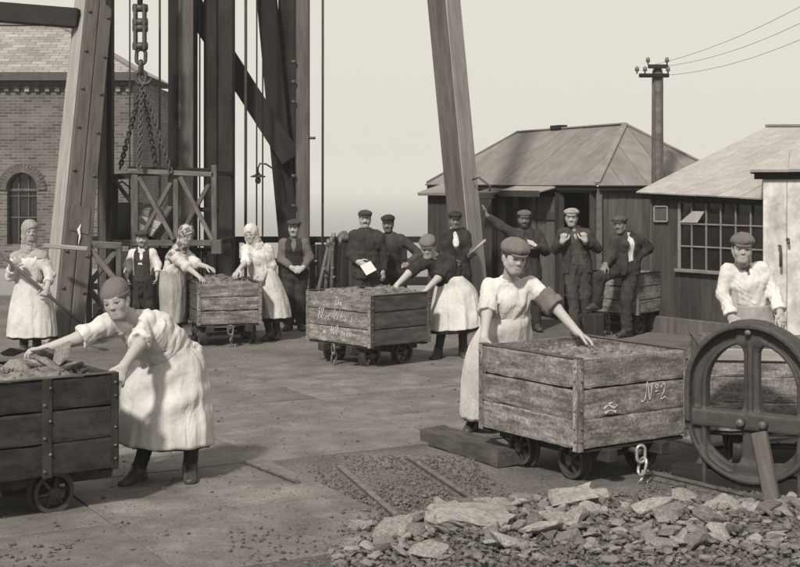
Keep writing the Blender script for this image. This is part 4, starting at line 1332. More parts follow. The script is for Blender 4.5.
# second bank of rivets seen on the near side of the black tub
for xx in (-.30,):
    parts = []
    base = right_end + d1 * 0
for (u,) in ((47,),):
    k = (u - 400) / FOC
    t = (right_end.x - k * right_end.y) / (d1.x - k * d1.y)
    p = right_end - d1 * t
    loc_y = L1 / 2 - t
    st = beam('side_iron', (W1 / 2 + .003, loc_y, .25), (W1 / 2 + .003, loc_y, .838), .06, .005, 'tub_wood_black', t1, up=(1, 0, 0), ch=.002)
    parts = []
    for i in range(6):
        c = Vector((W1 / 2 + .006, loc_y + (.018 if i % 2 else -.018), .29 + i * .098)); d = Vector((1, 0, 0))
        parts.append(tube_data([c, c + d * .009, c + d * .014], [.010, .008, .003], 6))
    V, F = join_data(parts); mk('bolt_heads', V, F, 'iron_worn', t1)['kind'] = 'stuff'
# tub behind the cast frame at the right
t6, w6, l6 = corner_tub('coal_tub', 'pale topped tub standing behind the cast iron tippler frame', Vector((2.10, 9.42, 0)), -8, 1.15, 1.0, 'R', zb=.26, zt=.84, wood='tub_wood', seed=6, end_chain=0)
beam('rim_board', (-w6 / 2, -l6 / 2 - .012, .80), (w6 / 2, -l6 / 2 - .012, .80), .02, .085, 'timber_pale', t6)
p = Vector((.40, -l6 / 2 - .03, .73))
tube('iron_hook', [p, p + Vector((0, -.03, .03)), p + Vector((.04, -.04, .03)), p + Vector((.055, -.04, -.03))], .012, 'iron_dark', t6, n=6)

# ================================================================ surface nets mesher (smooth unions of shaped limbs)
def smin(a, b, k):
    h = np.clip(.5 + .5 * (b - a) / k, 0, 1)
    return b + (a - b) * h - k * h * (1 - h)
def nz_(v):
    return np.asarray(v / np.linalg.norm(v), np.float32)
class Field:
    def __init__(self, xs, ys, zs):
        self.ax = [np.asarray(xs, np.float32), np.asarray(ys, np.float32), np.asarray(zs, np.float32)]
        self.F = np.full([len(a) for a in self.ax], .3, np.float32)
    def block(self, lo, hi):
        sl = []
        for k in range(3):
            i0 = max(0, int(np.searchsorted(self.ax[k], lo[k])) - 1); i1 = min(len(self.ax[k]), int(np.searchsorted(self.ax[k], hi[k])) + 1)
            if i1 - i0 < 2: return None
            sl.append(slice(i0, i1))
        X = self.ax[0][sl[0]][:, None, None]; Y = self.ax[1][sl[1]][None, :, None]; Z = self.ax[2][sl[2]][None, None, :]
        return tuple(sl), X, Y, Z
    def apply(self, lo, hi, fn, k=.02, op='add'):
        b = self.block(lo, hi)
        if b is None: return
        sl, X, Y, Z = b
        d = fn(X, Y, Z).astype(np.float32)
        cur = self.F[sl]
        if op == 'add': self.F[sl] = smin(cur, d, k)
        elif op == 'sub': self.F[sl] = -smin(-cur, d, k)
        elif op == 'and': self.F[sl] = -smin(-cur, -d, k)
    def limb(self, p0, p1, r0, r1, right=None, k=.02, op='add', flat0=False, flat1=False, wr=0.0, seed=0, wl=.09):
        """elliptic tapered limb; r = radius or (half width along 'right', half depth)"""
        p0 = np.array(p0, float); p1 = np.array(p1, float)
        a0, b0 = (r0, r0) if np.isscalar(r0) else r0
        a1, b1 = (r1, r1) if np.isscalar(r1) else r1
        ax = p1 - p0; L = max(1e-5, np.linalg.norm(ax)); ax = ax / L
        rv = np.array(right if right is not None else ((1, 0, 0) if abs(ax[0]) < .9 else (0, 1, 0)), float)
        rv = rv - ax * rv.dot(ax); rv /= np.linalg.norm(rv)
        fv = np.cross(ax, rv)
        m = max(a0, b0, a1, b1) + k + .03
        lo = np.minimum(p0, p1) - m; hi = np.maximum(p0, p1) + m
        rs = np.random.RandomState(seed + 1)
        ph = rs.uniform(0, 6.28, 6)
        def fn(X, Y, Z):
            dx, dy, dz = X - p0[0], Y - p0[1], Z - p0[2]
            h = dx * ax[0] + dy * ax[1] + dz * ax[2]
            x = dx * rv[0] + dy * rv[1] + dz * rv[2]
            y = dx * fv[0] + dy * fv[1] + dz * fv[2]
            t = np.clip(h / L, 0, 1)
            a = a0 + (a1 - a0) * t; b = b0 + (b1 - b0) * t
            over = h - np.clip(h, 0, L)
            mn = np.minimum(a, b)
            d = (np.sqrt((x / a) ** 2 + (y / b) ** 2 + (over / mn) ** 2) - 1) * mn
            if wr > 0:
                th = np.arctan2(y, x)
                w = np.sin(h / wl * 6.28 + 1.7 * np.sin(th + ph[0]) + ph[1]) * .6 + np.sin(h / (wl * .55) * 6.28 + 2.1 * np.sin(th * 2 + ph[2]) + ph[3]) * .4 + .5 * np.sin(3 * th + h / wl * 2.5 + ph[4])
                d = d - wr * w
            if flat0: d = np.maximum(d, -h)
            if flat1: d = np.maximum(d, h - L)
            return d
        self.apply(lo, hi, fn, k, op)
    def ell(self, c, rad, frame=None, k=.02, op='add'):
        """ellipsoid; frame rows = local axes in world"""
        c = np.array(c, float); rad = np.array(rad, float)
        Fm = np.eye(3) if frame is None else np.array(frame, float)
        m = rad.max() + k + .03
        def fn(X, Y, Z):
            dx, dy, dz = X - c[0], Y - c[1], Z - c[2]
            q = 0
            for i in range(3):
                q = q + ((dx * Fm[i, 0] + dy * Fm[i, 1] + dz * Fm[i, 2]) / rad[i]) ** 2
            return (np.sqrt(q) - 1) * rad.min()
        self.apply(c - m, c + m, fn, k, op)
    def wrinkle(self, amp, wl, seed, squash=.55):
        """soft irregular cloth folds, longer along z"""
        rs = np.random.RandomState(seed)
        X, Y, Z = self.ax[0][:, None, None], self.ax[1][None, :, None], self.ax[2][None, None, :]
        near = np.abs(self.F) < .05
        I = np.nonzero(near)
        if len(I[0]) == 0: return
        p = np.stack([self.ax[k][I[k]] for k in range(3)], 1).astype(np.float32); p[:, 2] *= squash
        tot = 0
        for i in range(5):
            d = nz_(rs.normal(size=3)); e = nz_(rs.normal(size=3)); l = wl * (.6 + .35 * i)
            s = np.sin(p @ d * (6.28 / l) + 1.9 * np.sin(p @ e * (6.28 / (l * 1.6)) + rs.uniform(0, 6.28)) + rs.uniform(0, 6.28))
            tot = tot + (1 - 1.9 * np.abs(s)) * (.5 + .15 * i)
        self.F[I] += (amp * .5 * tot).astype(np.float32)
    def halfspace(self, p, n, k=.004):
        """keep what lies on the side away from n"""
        p = np.array(p, float); n = np.array(n, float); n /= np.linalg.norm(n)
        lo = [a[0] for a in self.ax]; hi = [a[-1] for a in self.ax]
        self.apply(lo, hi, lambda X, Y, Z: (X - p[0]) * n[0] + (Y - p[1]) * n[1] + (Z - p[2]) * n[2], k, 'and')
    def mesh(self):
        F = self.F; S = F < 0
        nx, ny, nz = F.shape
        tot = np.zeros((nx - 1, ny - 1, nz - 1), np.int8)
        for i in (0, 1):
            for j in (0, 1):
                for k in (0, 1): tot += S[i:nx - 1 + i, j:ny - 1 + j, k:nz - 1 + k]
        act = (tot > 0) & (tot < 8)
        I, J, K = np.nonzero(act)
        n = len(I)
        idx = np.full(act.shape, -1, np.int32); idx[I, J, K] = np.arange(n)
        acc = np.zeros((n, 3)); cnt = np.zeros(n)
        val = {(i, j, k): F[I + i, J + j, K + k].astype(float) for i in (0, 1) for j in (0, 1) for k in (0, 1)}
        for ax in range(3):
            for o1 in (0, 1):
                for o2 in (0, 1):
                    c0 = [0, 0, 0]; o = [q for q in range(3) if q != ax]
                    c0[o[0]] = o1; c0[o[1]] = o2
                    c1 = list(c0); c1[ax] = 1
                    v0, v1 = val[tuple(c0)], val[tuple(c1)]
                    cr = (v0 < 0) != (v1 < 0)
                    t = np.where(cr, v0 / np.where(cr, v0 - v1, 1), 0)
                    p = np.zeros((n, 3)); p[:, o[0]] = o1; p[:, o[1]] = o2; p[:, ax] = t
                    acc += np.where(cr[:, None], p, 0); cnt += cr
        acc /= cnt[:, None]
        pos = np.empty((n, 3))
        for k, ind in enumerate((I, J, K)):
            a = self.ax[k]
            pos[:, k] = a[ind] + (a[ind + 1] - a[ind]) * acc[:, k]
        quads = []
        for ax in range(3):
            o = [(1, 2), (2, 0), (0, 1)][ax]
            s0 = [slice(None)] * 3; s1 = [slice(None)] * 3
            s0[ax] = slice(0, -1); s1[ax] = slice(1, None)
            A0, A1 = S[tuple(s0)], S[tuple(s1)]
            e = A0 != A1
            P = np.nonzero(e); P = [p.copy() for p in P]
            keep = (P[o[0]] > 0) & (P[o[1]] > 0) & (P[o[0]] < F.shape[o[0]] - 1) & (P[o[1]] < F.shape[o[1]] - 1)
            P = [p[keep] for p in P]
            def cell(d1, d2):
                q = [p.copy() for p in P]; q[o[0]] = q[o[0]] - d1; q[o[1]] = q[o[1]] - d2
                return idx[q[0], q[1], q[2]]
            Q = np.stack([cell(1, 1), cell(0, 1), cell(0, 0), cell(1, 0)], 1)
            inside_first = A0[P[0], P[1], P[2]]
            Q[~inside_first] = Q[~inside_first][:, ::-1]
            quads.append(Q)
        Q = np.concatenate(quads)
        return pos, Q[(Q >= 0).all(1)]

def np_mesh(name, pos, quads, mat, smooth=True, attr=None):
    me = bpy.data.meshes.new(name)
    n, q = len(pos), len(quads)
    me.vertices.add(n); me.vertices.foreach_set('co', np.ascontiguousarray(pos, np.float32).ravel())
    me.loops.add(q * 4); me.loops.foreach_set('vertex_index', np.ascontiguousarray(quads, np.int32).ravel())
    me.polygons.add(q); me.polygons.foreach_set('loop_start', np.arange(0, q * 4, 4, dtype=np.int32))
    if hasattr(me.polygons[0] if q else None, 'loop_total'):
        try: me.polygons.foreach_set('loop_total', np.full(q, 4, np.int32))
        except Exception: pass
    me.polygons.foreach_set('use_smooth', np.ones(q, bool))
    me.update(calc_edges=True)
    me.validate()
    me.materials.append(M[mat])
    if attr is not None:
        a = me.attributes.new('tone', 'FLOAT', 'POINT'); a.data.foreach_set('value', np.ascontiguousarray(attr, np.float32))
    return me

def axis(lo, hi, coarse, fine=None, spans=()):
    """grid line positions: fine steps inside the spans, coarse elsewhere"""
    out = [lo]
    while out[-1] < hi:
        x = out[-1]
        h = coarse
        for (a, b) in spans:
            if x + fine > a and x < b: h = fine
        if h == coarse:
            nxt = [a for (a, b) in spans if x < a < x + coarse]
            if nxt: h = max(fine, min(nxt) - x)
        out.append(x + h)
    return out

# ================================================================ cast iron tippler frame, right edge
def tippler():
    p0 = AZ(690, 0, 9.0); p1 = AZ(794, 0, 8.60)
    d = (p1 - p0).normalized(); n = Vector((-d.y, d.x, 0))
    R = .43
    c = p0 + d * R
    root = thing('tippler_frame', 'big arched cast iron tippler end frame with a central spoke at the right edge', 'machine frame', (c.x, c.y, 0), math.atan2(d.y, d.x))
    # local x along the frame, y depth, z up
    h = .011
    f = Field(np.arange(-.56, .56, h), np.arange(-.12, .12, h), np.arange(.0, 1.16, h))
    X, Y, Z = f.ax[0][:, None, None], f.ax[1][None, :, None], f.ax[2][None, None, :]
    zs, zc = .42, .66
    def arch(off):
        zz = np.maximum(Z - zc, 0)
        return np.sqrt((X / (R - off)) ** 2 + (zz / (R - off)) ** 2) * (R - off) - (R - off)
    outer = np.maximum(arch(0), zs - Z)
    rim = np.maximum(np.maximum(outer, -arch(.035)), np.abs(Y) - .10)
    web = np.maximum(np.maximum(outer, -arch(.125)), np.abs(Y) - .022)
    foot = np.maximum(np.maximum(arch(0), np.abs(Z - (zs + .03)) - .055), np.abs(Y) - .06)
    sw = .052 + .10 * np.clip((np.abs(Z - .74) - .12) / .3, 0, 1) ** 2
    spoke = np.maximum(np.maximum(np.abs(X) - sw, outer), np.abs(Y) - .03)
    rib = np.maximum(np.maximum(np.abs(X) - .016, outer), np.abs(Y) - .055)
    inner = np.maximum(np.maximum(arch(.10), -arch(.128)), np.abs(Y) - .045)
    F = smin(smin(web, spoke, .07), smin(rim, foot, .02), .03)
    F = smin(F, inner, .012)
    F = smin(F, rib, .02)
    def low(off):
        zz = np.maximum(zs + .03 - Z, 0)
        return (np.sqrt((X / (R - off)) ** 2 + (zz / (.40 - off)) ** 2) - 1) * (.40 - off)
    under = np.maximum(low(0), Z - zs - .02)
    lweb = np.maximum(np.maximum(under, -low(.085)), np.abs(Y) - .022)
    lrim = np.maximum(np.maximum(under, -low(.03)), np.abs(Y) - .07)
    lspoke = np.maximum(np.maximum(np.abs(X) - .06 - .10 * np.clip(.25 - Z, 0, .2), under), np.abs(Y) - .03)
    F = smin(F, smin(smin(lweb, lspoke, .09), lrim, .02), .03)
    F = F + .0006 * np.sin(X * 61 + 3 * np.sin(Z * 37)) * np.sin(Z * 53 + 2 * np.sin(X * 29))
    f.F = np.broadcast_to(F, f.F.shape).astype(np.float32).copy()
    pos, q = f.mesh()
    link('casting', np_mesh('casting', pos, q, 'iron_cast'), root)
    for x in (-.05, .10):
        tube('bolt', [(x, -.06, .445), (x, -.10, .445), (x, -.11, .445)], [.028, .028, .016], 'iron_worn', root, n=8)
    tube('bolt', [(.0, -.07, 1.03), (0, -.095, 1.03)], .02, 'iron_worn', root, n=8)
    beam('timber_prop', (.20, -.20, .0), (.08, -.10, .40), .10, .05, 'timber_mid', root, up=(0, 1, 0))
    beam('base_sill', (-.55, .03, .05), (.7, .03, .05), .14, .12, 'timber_dark', root)
    return root
tippler()

# ================================================================ rails, timber baulk, rubble
def rail(u0, v0, u1, v1, label):
    a, b = G(u0, v0), G(u1, v1)
    d = (b - a).normalized(); n = Vector((-d.y, d.x, 0))
    prof = [(-.032, 0), (.032, 0), (.032, .01), (.008, .018), (.008, .035), (.020, .040), (.020, .052), (-.020, .052), (-.020, .040), (-.008, .035), (-.008, .018), (-.032, .01)]
    V = [a + n * x + Vector((0, 0, z - .012)) for x, z in prof] + [b + n * x + Vector((0, 0, z - .012)) for x, z in prof]
    m = len(prof)
    F = [(i, (i + 1) % m, m + (i + 1) % m, m + i) for i in range(m)] + [tuple(range(m))[::-1], tuple(range(m, 2 * m))]
    o = link('rail', mesh_from('rail', [v - a for v in V], F, 'iron_worn')); o.location = a
    tag(o, label, 'rail', 'tub rails')
rail(339, 471, 420, 541, 'short pale rail running into the rubble at bottom centre')
rail(408, 461, 480, 509, 'second short rail from the plate edge towards the pale boulder')
rail(655, 478, 830, 520, 'rail running past the tippler frame to the right edge')
rail(246, 466, 297, 486, 'short half-buried rail edge left of the stony track bed')

def baulk():
    a, b = Vector((.25, 10.45, 0)), Vector((.78, 9.55, 0))
    a.z = b.z = .05
    o = rough_board('timber_baulk', b, a, .22, .125, 'tub_wood_dark', None, random.Random(4), .012)
    tag(o, 'dark timber baulk lying on the ground left of tub No 2', 'timber')
baulk()

def rubble():
    R = random.Random(11)
    big = [(580, 496, .33, (1.05, .70, .50), 'stone_pale', 'large flat pale boulder in front of tub No 2'),
           (472, 532, .27, (1.35, .8, .85), 'stone_pale', 'broad pale boulder at the bottom edge centre'),
           (722, 514, .16, (1.2, .8, .9), 'stone_pale', 'rounded pale boulder below the tippler frame'),
           (760, 518, .16, (1.2, .8, .85), 'stone_pale', 'pale split boulder near the bottom right corner'),
           (548, 545, .17, (1.3, .8, .6), 'stone_pale', 'pale flat slab right of the broad bottom boulder'),
           (690, 530, .15, (1.2, .9, .7), 'stone', 'wide grey slab in the middle of the rubble heap'),
           (640, 543, .16, (1.1, .8, .9), 'stone', 'grey block standing at the bottom of the rubble heap'),
           (360, 527, .075, (1.4, .7, .9), 'stone_pale', 'pale upright shard beside the short pale rail'),
           (392, 540, .085, (1.3, .9, .7), 'stone_pale', 'pale shard at the end of the short pale rail'),
           (350, 545, .07, (1.2, .9, .9), 'stone_pale', 'leftmost pale shard of the rubble heap'),
           (725, 478, .05, (1.6, .8, .6), 'stone_pale', 'small white stone under the tippler frame'),
           (744, 481, .035, (1.6, .8, .6), 'stone_pale', 'smaller white stone beside the timber prop')]
    for (u, v, s, sq, mat, lab) in big:
        p = G(u, v + s * 45)
        o = lump('boulder', (p.x, p.y, s * sq[2] * .45), s, mat, R.randrange(10), R, sq=sq)
        o.rotation_euler = (R.uniform(-.12, .12), R.uniform(-.12, .12), R.uniform(0, 6.28))
        tag(o, lab, 'boulder', 'boulders of the rubble heap')
    # countable broken stones
    n = 0
    def height(u, v):
        if v < 497: return 0.0
        e = max(0, min(1, (u - 340) / 120)) * min(1, (v - 497) / 40)
        return .13 * e
    while n < 290:
        v = R.uniform(488, 575); u = R.uniform(330, 815)
        lim = 545 - (u - 340) * .25 if u < 560 else 503 + max(0, (u - 690)) * .05
        if u < 560 and v < max(lim, 492): continue
        if u >= 560 and v < lim: continue
        p = G(u, v)
        s = R.uniform(.022, .046) * (1 if R.random() < .6 else (1.7 if R.random() < .7 else 2.4))
        o = lump('broken_stone', (p.x, p.y, height(u, v) + s * .30), s, 'stone', R.randrange(10), R, sq=(R.uniform(.9, 1.6), R.uniform(.7, 1.1), R.uniform(.5, .9)))
        tag(o, 'small grey angular broken stone in the rubble heap', 'stone', 'broken stones of the rubble heap')
        n += 1
    # heap base + ballast (uncountable)
    V, F = [], []
    us = [320 + 13 * i for i in range(48)]; vsx = [494 + 5 * j for j in range(24)]
    for v in vsx:
        for u in us:
            p = G(u, v); V.append((p.x, p.y, height(u, v) - .02 + R.uniform(-.012, .012)))
    nu = len(us)
    for j in range(len(vsx) - 1):
        for i in range(nu - 1):
            k = j * nu + i; F.append((k, k + nu, k + nu + 1, k + 1))
    parts = [(V, F)]
    small = []
    for me in LUMPS[:6]:
        bm = bmesh.new(); bmesh.ops.create_icosphere(bm, subdivisions=1, radius=1)
        rs = random.Random(len(small))
        for vv in bm.verts: vv.co *= rs.uniform(.7, 1.2)
        bm.verts.ensure_lookup_table()
        small.append(([vv.co.copy() for vv in bm.verts], [tuple(q.index for q in ff.verts) for ff in bm.faces])); bm.free()
    for i in range(8000):
        r = R.random()
        if r < .45: u, v = R.uniform(330, 830), R.uniform(492, 600); z = height(u, v); s = R.uniform(.005, .018)
        elif r < .9:
            v = R.uniform(455, 545); u = R.uniform(300 + (v - 455) * .5, 470 + (v - 455) * .9); z = 0; s = R.uniform(.003, .010) if R.random() < .9 else R.uniform(.01, .02)
        else: u, v = R.uniform(640, 820), R.uniform(470, 515); z = 0; s = R.uniform(.006, .015)
        p = G(u, v)
        sv, sf = small[R.randrange(6)]
        m = Matrix.Translation((p.x, p.y, z)) @ Matrix.Rotation(R.uniform(0, 6), 4, 'Z') @ Matrix.Rotation(R.uniform(0, 6), 4, 'X') @ Matrix.Diagonal((s * R.uniform(.8, 1.6), s, s * R.uniform(.5, .9), 1))
        parts.append(([m @ q for q in sv], sf))
    frag = []
    for i in range(900):
        u, v = R.uniform(335, 830), R.uniform(494, 590)
        if u < 560 and v < 545 - (u - 340) * .25: continue
        p = G(u, v); s = R.uniform(.012, .03)
        me = LUMPS[R.randrange(10)]
        m = Matrix.Translation((p.x, p.y, height(u, v) + s * .3)) @ Matrix.Rotation(R.uniform(0, 6), 4, 'Z') @ Matrix.Rotation(R.uniform(-.7, .7), 4, 'X') @ Matrix.Diagonal((s * R.uniform(.9, 1.7), s, s * R.uniform(.5, .9), 1))
        frag.append(([m @ q.co for q in me.vertices], [tuple(q.vertices) for q in me.polygons]))
    fv, ff = join_data(frag)
    o = link('stone_fragments', mesh_from('stone_fragments', fv, ff, 'stone'))
    tag(o, 'tiny broken stone fragments packed between the rubble stones', 'gravel', None, 'stuff')
    # scattered grit on the plates and debris at the left bottom corner
    for i in range(2600):
        if i < 60: u, v = R.uniform(-20, 70), R.uniform(545, 575); s = R.uniform(.004, .02)
        elif i < 200: u, v = R.uniform(230, 345), R.uniform(530, 570); s = R.uniform(.003, .012)
        else: u, v = R.uniform(0, 800), 182 + 2700 / R.uniform(7, 16); s = R.uniform(.003, .007) if R.random() < .9 else R.uniform(.008, .016)
        p = G(u, v)
        sv, sf = small[R.randrange(6)]
        m = Matrix.Translation((p.x, p.y, .018)) @ Matrix.Rotation(R.uniform(0, 6), 4, 'Z') @ Matrix.Diagonal((s * 1.3, s, s * .6, 1))
        parts.append(([m @ q for q in sv], sf))
    V, F = join_data(parts)
    o = link('rubble_gravel', mesh_from('rubble_gravel', V, F, 'ballast'))
    tag(o, 'grey gravel and stone chips of the track bed and rubble heap', 'gravel', None, 'stuff')
rubble()
# ================================================================ people
def nz(v):
    v = np.array(v, float); return v / max(1e-9, np.linalg.norm(v))
def head_frame(yaw, pitch, roll):
    y, p, r = (math.radians(a) for a in (yaw, pitch, roll))
    fwd = np.array((math.sin(y) * math.cos(p), -math.cos(y) * math.cos(p), -math.sin(p)))
    right = nz(np.cross((0, 0, 1), fwd)); up = np.cross(fwd, right)
    r2 = right * math.cos(r) - up * math.sin(r); u2 = up * math.cos(r) + right * math.sin(r)
    return np.stack([r2, fwd, u2])                       # rows: image right, forward, up

class Figure:
    def __init__(self, label, Y, J, yaw=0, pitch=0, roll=0, k=1.0, hk=1.0, near=False, women=False, feet=(0, 0), soot=False, beard=0, stache=0, hands=None, seed=0, base=None, smile=0.0):
        self.smile = smile
        self.Y, self.k, self.hk, self.near, self.women, self.seed = Y, k, hk, near, women, seed
        self.soot, self.beard, self.stache = soot, beard, stache
        P = {}
        for n, t in J.items():
            Yj = Y + (t[2] if len(t) > 2 else 0)
            P[n] = np.array(AZ(t[0], .075 * k, Yj)) if t[1] is None else np.array(A(t[0], t[1], Yj))
        self.P = P
        self.right = nz(P['shR'] - P['shL'])
        up = nz(P['neck'] - P['pelvis'])
        self.right = nz(self.right - up * self.right.dot(up)); self.up = up
        self.fwd = np.cross(self.right, up)
        hr = nz((self.right[0], self.right[1], 0)); self.hr = hr
        for s, sg in (('L', -1), ('R', 1)):
            if 'hip' + s not in P: P['hip' + s] = P['pelvis'] + hr * sg * .085 * k + np.array((0, 0, -.02))
            if 'an' + s not in P:
                h = P['hip' + s]; P['an' + s] = np.array((h[0] + hr[0] * sg * .02, h[1] + hr[1] * sg * .02, .075 * k))
            if 'kn' + s not in P:
                P['kn' + s] = (P['hip' + s] + P['an' + s]) / 2 + np.array((self.fwd[0], self.fwd[1], 0)) * .03
        self.feetyaw = feet
        g = (P['anL'] + P['anR']) / 2
        b = np.array((g[0], g[1], 0.0)) if base is None else np.array(base, float)
        self.b = b
        self.root = thing('person', label, 'person', tuple(b), group=None, world=True)
        for n in P: P[n] = P[n] - b
        self.H = head_frame(yaw, pitch, roll)
        self.hands = hands or {}
    # ---- grids
    def grid(self, lo, hi, coarse, fine=None, spans=((), (), ())):
        return Field(*[axis(lo[i], hi[i], coarse, fine, spans[i]) for i in range(3)])
    def hp(self, x, y, z):
        """point in head space (metres at scale 1) to figure space"""
        q = np.array((x, y, z)) * self.hk
        return self.P['head'] + q[0] * self.H[0] + q[1] * self.H[1] + q[2] * self.H[2]
    def hell(self, f, c, r, k=.012, op='add'):
        f.ell(self.hp(*c), np.array(r) * self.hk, self.H, k * self.hk, op)
    def hlimb(self, f, c0, c1, r0, r1, k=.012, op='add'):
        f.limb(self.hp(*c0), self.hp(*c1), r0 * self.hk, r1 * self.hk, None, k * self.hk, op)
    def put(self, name, f, mat, attr=None, parent=None, fold=0.0, wl=.13):
        if fold: f.wrinkle(fold, wl, self.seed + len(name))
        pos, q = f.mesh()
        if len(q) == 0: return None
        a = attr(pos) if attr else None
        return link(name, np_mesh(name, pos, q, mat, True, a), parent or self.root)
    # ---- anatomy
    def torso(self, f, g=0.0, k=.03, wr=0.0, top=1.0):
        P, s, R = self.P, self.k, self.right
        pel, nk = P['pelvis'], P['neck']
        wa = pel + (nk - pel) * .33 + self.fwd * .01; ch = pel + (nk - pel) * .70 + self.fwd * .012
        w = .92 if self.women else 1.0
        f.limb(pel, wa, ((.150 * s + g), (.105 * s + g)), ((.128 * s * w + g), (.092 * s + g)), R, k, wr=wr, seed=self.seed)
        f.limb(wa, ch, ((.128 * s * w + g), (.092 * s + g)), ((.152 * s * w + g), (.108 * s + g)), R, k, wr=wr, seed=self.seed + 1)
        f.limb(ch, nk - self.up * .035, ((.152 * s * w + g), (.105 * s + g)), ((.085 * s + g), (.062 * s + g)), R, k, wr=wr * .6, seed=self.seed + 2)
        for S in 'LR':
            sh = P['sh' + S]
            f.limb(nk - self.up * .03, sh - self.up * .008, .050 * s + g * .6, .048 * s + g * .6, None, k)
            f.limb(ch + (sh - ch) * .35, sh, .07 * s + g * .7, .048 * s + g * .6, None, k)
        if self.women and g == 0:
            for sg in (-1, 1):
                f.ell(ch + R * sg * .058 * s + self.fwd * .060 * s - self.up * .025, np.array((.060, .052, .062)) * s + g, np.stack([R, self.fwd, self.up]), .05)
    def arm(self, f, S, g0=0.0, g1=0.0, upto=1.0, k=.02, wr=0.0, cuff=0.0):
        """sleeve or arm: upto 1 = elbow, 2 = wrist"""
        P, s = self.P, self.k
        sh, el, wr_ = P['sh' + S], P['el' + S], P['wr' + S]
        sd = self.seed + (11 if S == 'L' else 17)
        if upto <= 1.0:
            e = sh + (el - sh) * upto
            f.limb(sh, e, .05 * s + g0, .044 * s + g1, None, k, flat1=g0 > 0 and upto < 1.0, wr=wr, seed=sd)
            if cuff: f.limb(sh + (el - sh) * (upto - .13), e, .044 * s + g1 + cuff, .044 * s + g1 + cuff, None, .008, flat0=False, flat1=True, wr=wr * .7, seed=sd + 3)
        else:
            f.limb(sh, el, .05 * s + g0, .043 * s + g0 * .9, None, k, wr=wr, seed=sd)
            e = el + (wr_ - el) * (upto - 1)
            f.limb(el, e, .043 * s + g0 * .9, (.043 - .014 * (upto - 1)) * s + g1, None, k, flat1=g0 > 0, wr=wr * .8, seed=sd + 1)
            if cuff: f.limb(el + (wr_ - el) * (upto - 1.12), e, .03 * s + g1 + cuff, .03 * s + g1 + cuff, None, .008, flat0=True, flat1=True)
    def leg(self, f, S, g=0.0, g1=None, k=.03, wr=0.0, upto=1.0):
        P, s = self.P, self.k
        g1 = g if g1 is None else g1
        h, kn, an = P['hip' + S], P['kn' + S], P['an' + S]
        sd = self.seed + (23 if S == 'L' else 29)
        f.limb(h, kn, .088 * s + g, .058 * s + g, None, k, wr=wr, seed=sd)
        e = kn + (an - kn) * upto
        f.limb(kn, e, .054 * s + g, .038 * s + g1, None, k, wr=wr, seed=sd + 1, flat1=g > 0, wl=.11)
        if g == 0: f.limb(kn + (an - kn) * .2 - nz(self.fwd) * .012, kn + (an - kn) * .5 - nz(self.fwd) * .01, .046 * s, .036 * s, None, k)
    def foot_dir(self, S):
        a = math.radians(self.feetyaw[0 if S == 'L' else 1])
        return np.array((math.sin(a), -math.cos(a), 0))
    def hand(self, f, S):
        o = dict(dir=None, palm=(0, 0, -1), curl=.35, spread=.12, thumb=None, size=1.0)
        o.update(self.hands.get(S, {}))
        P = self.P
        w = P['wr' + S]
        fd = nz(w - P['el' + S])
        d = fd if o['dir'] is None else nz(o['dir'])
        n = nz(o['palm']); n = nz(n - d * n.dot(d))       # palm faces n
        side = np.cross(d, n)
        ts = o['thumb'] if o['thumb'] is not None else (1 if S == 'L' else -1)
        if side.dot(self.right) * ts < 0: side = -side    # thumb side
        z = o['size'] * self.k * 1.04
        c0 = w; c1 = w + d * .085 * z
        f.limb(w - fd * .02, w + d * .02 * z, (.028 * z, .021 * z), (.032 * z, .019 * z), side, .015)
        f.limb(w + d * .02 * z, c1, (.032 * z, .017 * z), (.040 * z, .014 * z), side, .012)
        L = (.066, .076, .071, .055)
        for i in range(4):
            off = (.031 - .0205 * i) * z
            b = c1 + side * off - d * .008 * z - (d * .010 * z if i == 3 else 0)
            dd = nz(d + side * (1.5 - i) * o['spread'] * .6)
            cl = o['curl'] * (1 + .12 * i)
            p = b
            ang = cl * .6
            for seg, fr in enumerate((.45, .30, .25)):
                v = dd * math.cos(ang) + n * math.sin(ang)
                q = p + v * L[i] * fr * z * 1.08
                f.limb(p, q, .0098 * z - .0008 * seg, .0092 * z - .0008 * seg, None, .004)
                p = q; ang += cl * (1.0 if seg == 0 else .8)
        b = w + d * .022 * z + side * .024 * z
        t1 = b + nz(d * .65 + side * .75 + n * .25) * .045 * z
        t2 = t1 + nz(d * .9 + side * .25 + n * .35 * (1 + o['curl'])) * .032 * z
        t3 = t2 + nz(d * .95 + side * .05 + n * .4 * (1 + o['curl'])) * .026 * z
        f.limb(b, t1, .016 * z, .012 * z, None, .010); f.limb(t1, t2, .0115 * z, .0105 * z, None, .004); f.limb(t2, t3, .0105 * z, .009 * z, None, .004)
    def body(self):
        P, s = self.P, self.k
        pts = np.array([P[n] for n in P])
        lo, hi = pts.min(0) - .24, pts.max(0) + .24
        lo[2] = max(lo[2], min(P['anL'][2], P['anR'][2]) - .10)
        fine = .0052 if self.near else .0072
        coarse = .017 if self.near else .02
        hb = .155 * self.hk
        sp = [[(P['head'][i] - hb, P['head'][i] + hb)] for i in range(3)]
        for S in 'LR':
            if self.hands.get(S, {}).get('hide'): continue
            d = self.hands.get(S, {}).get('dir'); d = nz(d) if d is not None else nz(P['wr' + S] - P['el' + S])
            c = P['wr' + S] + d * .08 * s
            for i in range(3): sp[i].append((c[i] - .105 * s, c[i] + .105 * s))
        f = self.grid(lo, hi, coarse, fine, sp)
        self.torso(f, 0.0)
